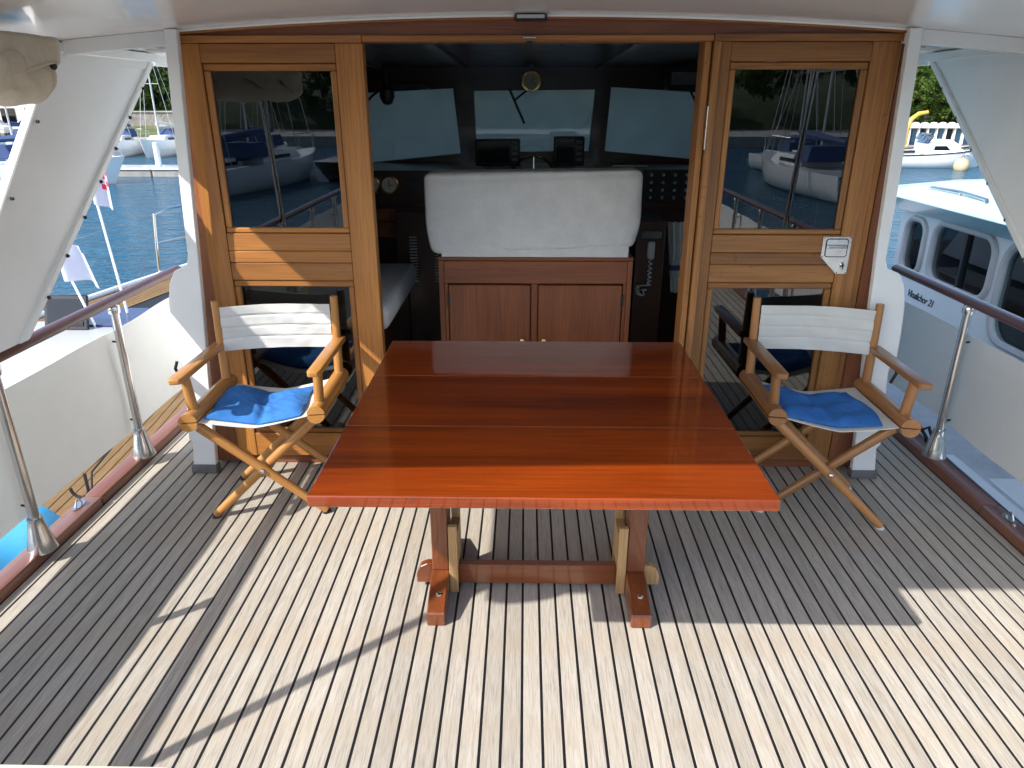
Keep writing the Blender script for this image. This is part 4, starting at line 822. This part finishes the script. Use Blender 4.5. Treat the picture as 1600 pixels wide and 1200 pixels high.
def wall_with_holes(xa, xb, y0, y1, z0, z1, holes):
    m_ = MB()
    ys = sorted(holes, key=lambda q: q[0]); cur = y0
    T = m_.bm
    def face(yA, yB, hole):
        # ring of quads between the outer rectangle and the rounded hole
        inner = rrect(*hole, 6) if len(hole) == 5 else hole
        cy, cz = (hole[0]+hole[1])/2, (hole[2]+hole[3])/2
        outer = []
        for (y, z) in inner:
            dy, dz = y-cy, z-cz
            s_ = min((yB-cy)/dy if dy > 1e-6 else ((yA-cy)/dy if dy < -1e-6 else 1e9), (z1-cz)/dz if dz > 1e-6 else ((z0-cz)/dz if dz < -1e-6 else 1e9))
            outer.append((cy+dy*s_, cz+dz*s_))
        cor = [(yB, z1), (yA, z1), (yA, z0), (yB, z0)]
        for c_ in cor:
            i = min(range(len(outer)), key=lambda q: (outer[q][0]-c_[0])**2+(outer[q][1]-c_[1])**2); outer[i] = c_
        n = len(inner)
        for x, fl_ in ((xa, 1), (xb, 0)):
            vi = [T.verts.new((x, *p)) for p in inner]; vo = [T.verts.new((x, *p)) for p in outer]
            for k in range(n): T.faces.new((vi[k], vi[(k+1) % n], vo[(k+1) % n], vo[k]))
        va = [T.verts.new((xa, *p)) for p in inner]; vb = [T.verts.new((xb, *p)) for p in inner]
        for k in range(n): T.faces.new((va[k], va[(k+1) % n], vb[(k+1) % n], vb[k]))
    bounds = [y0]+[(a[1]+b_[0])/2 for a, b_ in zip(ys, ys[1:])]+[y1]
    for hh, yA, yB in zip(ys, bounds, bounds[1:]): face(yA, yB, hh)
    bmesh.ops.recalc_face_normals(T, faces=list(T.faces)); return m_
cab = build('cabin_side', wall_with_holes(X0, X0+0.04, CY0, 5.85, ZB, ZT, wins), 'gelcoat', mb_, 0)
wins2 = [(5.40, 5.78, -0.30, 0.76, 0.10), (4.55, 5.34, -0.30, 0.785, 0.12), (3.4, 4.50, -0.30, 0.80, 0.16)]
cab2 = build('cabin_side', wall_with_holes(X1-0.04, X1, CY0, 5.85, ZB, ZT, wins2), 'gelcoat', mb_, 0)
for (y0, y1, z0, z1, r) in wins:
    ring = rrect(y0, y1, z0, z1, r, 6)
    fr = build('window_frame', MB().tube([(X0-0.004, *p) for p in ring+[ring[0]]], 0.024, 8), 'light_grey', mb_)
    build('pane', MB().prism(ring, 0, X0+0.016, X0+0.022), 'clear_glass', fr, 0)
build('mullion', MB().box(X0-0.006, X0+0.03, 4.93, 4.955, 0.375, 0.78), 'dark_plastic', mb_, 0)
# front of the wheelhouse, angled pillars and panes
build('front_pillar', MB().prism([(3.0, 5.85), (3.04, 5.85), (3.16, 6.02), (3.12, 6.04)], 2, ZB, ZT), 'gelcoat', mb_, 0)
build('front_wall', MB().box(3.13, 4.67, 6.0, 6.04, ZB, 0.33).box(3.13, 4.67, 6.0, 6.04, 0.76, ZT).box(3.55, 3.62, 6.0, 6.04, 0.33, 0.76).box(4.18, 4.25, 6.0, 6.04, 0.33, 0.76).box(4.60, 4.67, 6.0, 6.04, 0.33, 0.76), 'gelcoat', mb_, 0)
build('front_pillar', MB().prism([(4.8, 5.85), (4.76, 5.85), (4.64, 6.02), (4.68, 6.04)], 2, ZB, ZT), 'gelcoat', mb_, 0)
build('front_pane', MB().box(3.16, 4.62, 6.012, 6.018, 0.33, 0.76), 'clear_glass', mb_, 0)
build('aft_wall', MB().box(X0+0.041, X1-0.041, CY0, CY0+0.04, ZB, ZT), 'gelcoat', mb_, 0)
rf = MB(); T = rf.bm
ringz = [(0.815, -0.05, -0.04), (0.918, -0.17, -0.13), (0.945, -0.12, -0.08), (1.02, 0.22, 0.22), (1.055, 0.50, 0.5)]
rows = []
for z, ex, ey in ringz: rows.append([T.verts.new(p) for p in ((X0+ex, CY0-0.35+ey*0.5, z), (X1-ex, CY0-0.35+ey*0.5, z), (X1-ex, 5.75-ey*0.5, z), (X1-ex-0.2, 6.13-ey, z), (X0+ex+0.2, 6.13-ey, z), (X0+ex, 5.75-ey*0.5, z))])
for a, b_ in zip(rows, rows[1:]):
    for k in range(6): T.faces.new((a[k], a[(k+1) % 6], b_[(k+1) % 6], b_[k]))
T.faces.new(rows[0][::-1]); T.faces.new(rows[-1])
bmesh.ops.recalc_face_normals(T, faces=list(T.faces)); rfo = build('roof', rf, 'gelcoat_aqua', mb_, 20)
T2 = MB(); T2.prism([(X0-0.176, CY0-0.42), (X0-0.176, 5.82), (X0-0.165, 5.82), (X0-0.165, CY0-0.42)], 2, 0.818, 0.834)
build('roof_fascia', MB().prism([(X0-0.056, 0.812), (X0-0.178, 0.918), (X0-0.170, 0.922), (X0-0.048, 0.816)], 1, CY0-0.40, 5.80), 'gelcoat_blue', rfo, 0)
build('roof_panel', MB().box(X0+0.62, X1-0.62, 3.0, 5.3, 1.0505, 1.056, 0.002), 'gelcoat_blue', rfo, 0)
for y0, y1 in ((4.80, 5.60), (3.75, 4.66)):
    build('grab_rail', MB().tube([(3.02, y1, 0.94), (3.04, y1-0.02, 1.0), (3.04, (y0+y1)/2, 1.005), (3.03, y0+0.08, 0.99), (3.0, y0, 0.935)], 0.013, 8).tube([(3.03, (y0+y1)/2, 0.95), (3.04, (y0+y1)/2, 1.0)], 0.010, 8), 'stainless', rfo)
build('coiled_hose', MB().tube([(3.32+0.10*math.cos(k*0.4), 5.05+0.10*math.sin(k*0.4), 1.045+0.0009*k+0.03*math.cos(k*0.4)*0.8) for k in range(60)], 0.014, 6), 'dark_plastic', rfo)
build('helm_chair', MB().box(3.6, 4.0, 4.9, 5.2, -0.45, 0.42, 0.05, 2), 'dark_plastic', mb_); build('headrest', MB().lathe([(0.03, -0.09), (0.08, -0.05), (0.085, 0.04), (0.03, 0.09)], (3.35, 5.1, 0.55), 14), 'dark_plastic', mb_)
fc = bpy.data.curves.new('letters', 'FONT'); fc.body = 'Vinafichor 21'; fc.size = 0.078; fc.shear = 0.35; fc.extrude = 0.0012; fc.space_character = 0.92
fo = bpy.data.objects.new('tmp_letters', fc); COL.objects.link(fo)
me = bpy.data.meshes.new_from_object(fo.evaluated_get(bpy.context.evaluated_depsgraph_get())); bpy.data.objects.remove(fo)
me.materials.clear(); me.materials.append(MATS['letter_black']); lo = bpy.data.objects.new('lettering', me)
lo.matrix_basis = Matrix.Translation((X0-0.003, 5.545, 0.180)) @ Matrix(((0, 0, -1, 0), (-1, 0, 0, 0), (0, 1, 0, 0), (0, 0, 0, 1))); place(lo, mb_)
build('side_deck', MB().box(2.62, 2.99, 1.0, 6.0, -0.52, -0.475), 'nonslip', mb_, 0); build('gunwale_cap', MB().box(2.52, 2.685, 0.9, 6.0, -0.53, -0.452, 0.008), 'gelcoat', mb_, 0); build('locker', MB().box(2.76, 2.985, 2.55, 2.95, -0.474, -0.36, 0.008), 'gelcoat', mb_, 0); build('deck_hatch', MB().box(2.72, 2.95, 3.35, 3.75, -0.4745, -0.455, 0.006), 'gelcoat', mb_, 0)
for yy in (2.2, 3.05, 4.0): build('deck_seam', MB().box(2.69, 2.985, yy, yy+0.02, -0.4748, -0.4715), 'dark_plastic', mb_, 0)
build('fender', MB().lathe([(0.02, 0.3), (0.10, 0.22), (0.11, -0.2), (0.03, -0.3)], (2.42, 3.2, -0.75), 16), 'navy_cloth', mb_)
t = tag(build('mooring_rope', MB().tube([(1.965, 3.40, 0.048), (2.0, 3.34, 0.075), (2.03, 3.30, 0.02), (2.05, 3.30, -0.12)], 0.009, 8).tube([(1.97, 3.30, 0.048), (2.0, 3.25, 0.10), (2.03, 3.20, 0.0), (2.05, 3.19, -0.16)], 0.009, 8).tube([(1.965, 3.40, 0.05), (1.968, 3.30, 0.051)], 0.009, 8), 'black_rope', None), 'black mooring rope hanging behind the right stanchion foot', 'rope')

# far boats, pontoon, buoy
pt = thing('pontoon', 'long low white pontoon crossing the water on the left', 'pontoon', (-19, 31.6, WZ))
for i in range(8): build('float', MB().box(-34+i*2.6, -31.45+i*2.6, 31.2, 32.6, WZ-0.2, WZ+0.28, 0.03), 'concrete', pt, 0); build('walkway', MB().box(-34+i*2.6, -31.45+i*2.6, 31.15, 32.65, WZ+0.281, WZ+0.36), 'gelcoat', pt, 0)
build('pedestal', MB().box(-15.9, -15.7, 31.8, 32.0, WZ+0.361, WZ+1.35, 0.04), 'gelcoat', pt); build('pedestal', MB().box(-22.2, -21.9, 31.8, 32.1, WZ+0.361, WZ+1.35, 0.04), 'gelcoat', pt)
far = [(-18.9, 46.0, 'navy_cloth', 8.6, 'with navy spray hood nearest the post'), (-21.2, 46.0, 'canvas', 9.4, 'with pale sail cover, second from the post'), (-23.6, 45.6, 'navy_cloth', 7.2, 'with short mast, third from the post'), (-26.4, 46.0, 'canvas', 8.6, 'with tall mast just beside the left panel'), (-29.5, 45.5, 'navy_cloth', 9.2, 'moored behind the left panel'), (-32.5, 46, 'canvas', 8.4, 'at the left picture edge'), (-35.4, 45.2, 'navy_cloth', 9.0, 'beyond the left picture edge')]
for x, y, cv_, mh, lb in far: sailboat('sailboat', 'small white far sailboat '+lb, (x, y-2.0, WZ), math.radians(186+random.uniform(-6, 6)), 6.0, mh*0.75, cv_, 'sailboats along the far left quay')
sailboat('sailboat', 'white sailboat bow poking out behind the left panel near the pontoon', (-18.6, 28.0, WZ), math.radians(-80), 6.5, 8.0, 'navy_cloth')
motorboat('small white cabin boat moored broadside behind the blue roof', (19.6, 36.6, WZ), math.radians(-93), 5.2)
motorboat('white open boat with stern to the far quay on the right', (17.3, 40.2, WZ), math.radians(-70), 4.6)
motorboat('tan inflatable-style boat behind the small cabin boat', (21.3, 40.0, WZ), math.radians(-92), 5.6, 'motorboat', 'rubber_tan')
motorboat('white boat with blue cabin near the right white post', (15.8, 34.0, WZ), math.radians(160), 5.0, 'motorboat', 'gelcoat', 'gelcoat_blue')
motorboat('white motorboat at the right end of the far row', (25.2, 41.0, WZ), math.radians(-85), 5.0)
motorboat('white motorboat half hidden behind the right post', (14.2, 39.5, WZ), math.radians(-100), 4.8)
sailboat('sailboat', 'white sailboat with tall mast in front of the bathing huts', (18.4, 43.6, WZ), math.radians(170), 5.5, 6.6, 'canvas')
t = thing('mooring_buoy', 'round cream mooring buoy in front of the small cabin boat', 'buoy', (20.2, 35.0, WZ))
build('ball', MB().lathe([(0.05, -0.25), (0.24, -0.15), (0.33, 0.05), (0.33, 0.2), (0.24, 0.4), (0.05, 0.48)], (20.2, 35.0, WZ+0.05), 16), 'rubber_tan', t, 60); build('eye', MB().tube([(20.14, 35, WZ+0.5), (20.14, 35, WZ+0.62), (20.26, 35, WZ+0.62), (20.26, 35, WZ+0.5)], 0.02, 6), 'stainless', t)

# bathing huts, crane, wall, buildings on the quays
hut = thing('bathing_huts', 'long low white row of bathing huts with scalloped parapet on the right shore', 'building', (24, 47, -0.95))
build('back_wall', MB().box(13, 42, 49.0, 49.3, -0.95, 0.05), 'rendered_wall', hut, 0); build('roof', MB().box(12.8, 42.2, 46.3, 49.5, 0.051, 0.22), 'gelcoat', hut, 0)
for i in range(54):
    x = 13.0+i*0.54
    build('column', MB().box(x-0.04, x+0.04, 46.4, 46.6, -0.95, 0.05), 'gelcoat', hut, 0)
    build('scallop', MB().prism([(x+0.27+0.24*math.cos(a), 0.221+0.17*math.sin(a)) for a in [k*math.pi/8 for k in range(9)]], 1, 46.35, 46.5), 'rendered_wall', hut, 0)
    dd = build('door', MB().box(x+0.06, x+0.32, 47.3, 47.35, -0.95, -0.05), 'hut_blue' if i % 3 else 'dark_opening', hut, 0); build('panel', MB().box(x+0.325, x+0.52, 47.3, 47.35, -0.95, -0.3), 'gelcoat', hut, 0)
cr_ = thing('boat_crane', 'yellow curved boat crane standing before the bathing huts', 'crane', (21.8, 44.0, -0.95))
build('column', MB().tube([(21.8, 44, -0.95), (21.85, 44, 0.1), (22.0, 44, 0.62), (22.35, 44, 0.9), (22.85, 44, 0.98)], [0.16, 0.14, 0.13, 0.12, 0.10], 10), 'yellow_paint', cr_); build('hoist', MB().box(22.7, 22.9, 43.9, 44.1, 0.65, 0.86, 0.02), 'dark_plastic', cr_); build('base', MB().lathe([(0.3, 0), (0.3, 0.1), (0.2, 0.15)], (21.8, 44, -0.95), 12), 'yellow_paint', cr_)
t = thing('lamp_mast', 'white lattice light mast in front of the right trees', 'mast', (22.2, 45.0, -0.95)); build('post', MB().tube([(22.2, 45, -0.95), (21.95, 45, 2.7)], [0.05, 0.035], 8), 'gelcoat', t); build('crossbar', MB().tube([(21.75, 45, 2.66), (22.3, 45, 2.74)], 0.03, 6), 'gelcoat', t); build('brace', MB().tube([(22.0, 45, 2.45), (22.2, 45, 2.7)], 0.02, 6), 'gelcoat', t)
t = thing('quay_wall', 'grey stone retaining wall above the left quay', 'wall', (-35, 54, -0.1)); build('masonry', MB().box(-90, -8, 55.6, 56.4, -0.6, 0.80), 'stone_wall', t, 0); build('coping', MB().box(-90, -8, 55.5, 56.5, 0.801, 0.88), 'concrete', t, 0)
bd = thing('quay_building', 'pale flat-roofed building at the far left edge behind the masts', 'building', (-38, 53, -0.75))
build('wall', MB().box(-48, -33.5, 53.2, 55.5, -0.75, 3.2), 'rendered_wall', bd, 0); build('roof', MB().box(-48.3, -33.2, 52.9, 55.55, 3.201, 3.4), 'concrete', bd, 0)
for i in range(8):
    for z in (0.1, 1.6): w_ = build('window', MB().box(-47.4+i*1.75, -46.4+i*1.75, 53.15, 53.2, z, z+1.0), 'screen', bd, 0); build('sill', MB().box(-47.5+i*1.75, -46.3+i*1.75, 53.08, 53.2, z-0.08, z-0.001), 'gelcoat', w_, 0)
def car(loc, mat, lab):
    t = thing('parked_car', lab, 'car', loc); w = L2W(t)
    b_ = build('body', MB().prism([(-2, 0.3), (2, 0.3), (2.02, 0.7), (1.2, 0.85), (0.6, 1.35), (-1.1, 1.38), (-1.8, 0.9), (-2.02, 0.8)], 1, -0.8, 0.8, 0.06, 2).apply(w), mat, t, 50)
    build('window', MB().prism([(1.05, 0.88), (0.55, 1.28), (-1.05, 1.31), (-1.6, 0.92)], 1, -0.81, 0.81).apply(w), 'screen', b_, 0)
    for x in (-1.25, 1.25):
        for y in (-0.72, 0.72): wh = build('wheel', MB().lathe([(0.32, -0.1), (0.34, 0), (0.32, 0.1)], (x, y, 0.33), 16, 1).apply(w), 'dark_plastic', t); build('rim', MB().lathe([(0.2, -0.11), (0.2, 0.11)], (x, y, 0.33), 12, 1).apply(w), 'light_grey', wh)
car((-32.3, 51.0, -0.75), 'car_silver', 'silver car parked on the left quay in front of the pale building'); car((-36.9, 51.0, -0.75), 'car_white', 'white car parked on the left quay at the picture edge')

# ------------------------------------------------------------------ trees
def tree_proto(name, seed, H, Rr, nclump, leaf, mat):
    R_ = random.Random(seed); t = thing(name, 'x', 'tree', (0, 0, -200))
    tr = MB().tube([(0, 0, 0), (0.05*H*R_.uniform(-1, 1), 0, H*0.3), (0.1*R_.uniform(-1, 1), 0.1, H*0.6)], [0.05*H*0.5, 0.03*H*0.6, 0.01*H], 8)
    for k in range(5):
        a = k*1.256+R_.random(); tr.tube([(0, 0, H*(0.25+0.05*k)), (math.cos(a)*Rr*0.6, math.sin(a)*Rr*0.6, H*(0.45+0.08*k))], [0.012*H, 0.005*H], 5)
    def add(nm, mb, mt):
        me = bpy.data.meshes.new(nm); mb.bm.to_mesh(me); mb.bm.free(); me.materials.append(MATS[mt]); o = bpy.data.objects.new(nm, me); COL.objects.link(o); o.parent = t
    add('trunk', tr, 'bark')
    V, F = [], []
    for c in range(nclump):
        a = R_.uniform(0, 6.283); zz_ = R_.uniform(-1, 1); q = R_.uniform(0.45, 1.0)**0.5; rr = math.sqrt(max(0, 1-zz_*zz_))*Rr*q*(1+0.25*math.sin(3*a+seed))
        cx, cy, cz = rr*math.cos(a), rr*math.sin(a), H*(0.53+0.47*zz_*q); cs = Rr*R_.uniform(0.14, 0.30)
        for l in range(34):
            d_ = Vector((R_.gauss(0, 1), R_.gauss(0, 1), R_.gauss(0, 0.8))); p = Vector((cx, cy, cz))+d_.normalized()*cs*R_.uniform(0.5, 1)
            n_ = Vector((R_.gauss(0, 1), R_.gauss(0, 1), R_.gauss(0.6, 1))).normalized(); u_ = n_.orthogonal().normalized(); v_ = n_.cross(u_); s_ = leaf*R_.uniform(0.6, 1.3)
            i = len(V); V += [p+u_*s_, p+v_*s_*0.6, p-u_*s_, p-v_*s_*0.6]; F.append((i, i+1, i+2, i+3))
    me = bpy.data.meshes.new('crown'); me.from_pydata([tuple(v) for v in V], [], F); me.materials.append(MATS[mat]); o = bpy.data.objects.new('crown', me); COL.objects.link(o); o.parent = t
    return t
P_ = [tree_proto('broadleaf_tree', 3, 4.6, 1.9, 110, 0.12, 'leaf_dark'), tree_proto('broadleaf_tree', 5, 4.0, 1.7, 100, 0.11, 'leaf_mid'), tree_proto('broadleaf_tree', 9, 3.6, 1.6, 90, 0.11, 'leaf_bright')]
R_ = random.Random(21)
def grove(xa, xb, ya, yb, n, hf, kinds, lab, grp):
    for i in range(n):
        x = xa+(xb-xa)*(i+R_.random()*0.8)/n; y = R_.uniform(ya, yb); s = R_.uniform(0.85, 1.25); kd = R_.choice(kinds)
        copy_tree(P_[kd], Matrix.Translation((x, y, hf(x, y))) @ Matrix.Rotation(R_.uniform(0, 6), 4, 'Z') @ Matrix.Scale(s, 4), lab[kd], grp[kd])
hL = lambda x, y: 0.6+7.5*(max(0, y-56.3)/33.7)**0.8-1.0
hR = lambda x, y: 0.2+8.5*((y-55)/37.0)**0.8-1.0
labL = ['dark evergreen tree above the stone wall on the left shore', 'mid green tree above the stone wall on the left shore', 'light green tree above the stone wall on the left shore']
labR = ['dark evergreen tree on the hill behind the bathing huts', 'mid green tree on the hill behind the bathing huts', 'light green tree on the hill behind the bathing huts']
labB = ['dark tree on the shore astern, seen only as a reflection', 'mid green tree on the shore astern, seen only as a reflection', 'light tree on the shore astern, seen only as a reflection']
gr = lambda s_: ['dark trees '+s_, 'mid green trees '+s_, 'light green trees '+s_]
grove(-52, -12, 57.2, 59.5, 22, hL, (0, 0, 1), labL, gr('on the left shore')); grove(-54, -10, 60.5, 65, 18, hL, (0, 1, 0), labL, gr('on the left shore'))
grove(14, 40, 55.6, 56.8, 20, hR, (0, 1, 1), labR, gr('on the right shore')); grove(12, 46, 57.5, 59.5, 20, hR, (0, 1, 1), labR, gr('on the right shore')); grove(10, 50, 60, 64, 18, hR, (0, 1, 2), labR, gr('on the right shore')); grove(18, 36, 66, 69, 7, hR, (2, 1, 2), labR, gr('on the right shore'))
grove(-40, 45, -62, -58, 30, lambda x, y: 0.2+R_.uniform(0, 3.5), (0, 1, 0), labB, gr('astern'))
for p in P_:
    for ch in list(p.children): bpy.data.objects.remove(ch)
    bpy.data.objects.remove(p)
# boats lying astern, reflected in the door glass
sp0 = sailboat('sailboat', 'white sailboat moored astern, seen only as a reflection in the door glass', (-11, -20, WZ), math.radians(8), 8.0, 9.0, 'navy_cloth', 'sailboats astern')
for sgx in (-1, 1):
    for i in range(8):
        copy_tree(sp0, Matrix.Translation((sgx*(4.5+i*1.95)+R_.uniform(-0.4, 0.4), -22-(i % 3)*6+R_.uniform(-2, 2), WZ)) @ Matrix.Rotation(R_.uniform(-0.25, 0.25)+(3.14 if i % 2 else 0), 4, 'Z') @ Matrix.Scale(R_.uniform(0.8, 1.15), 4))
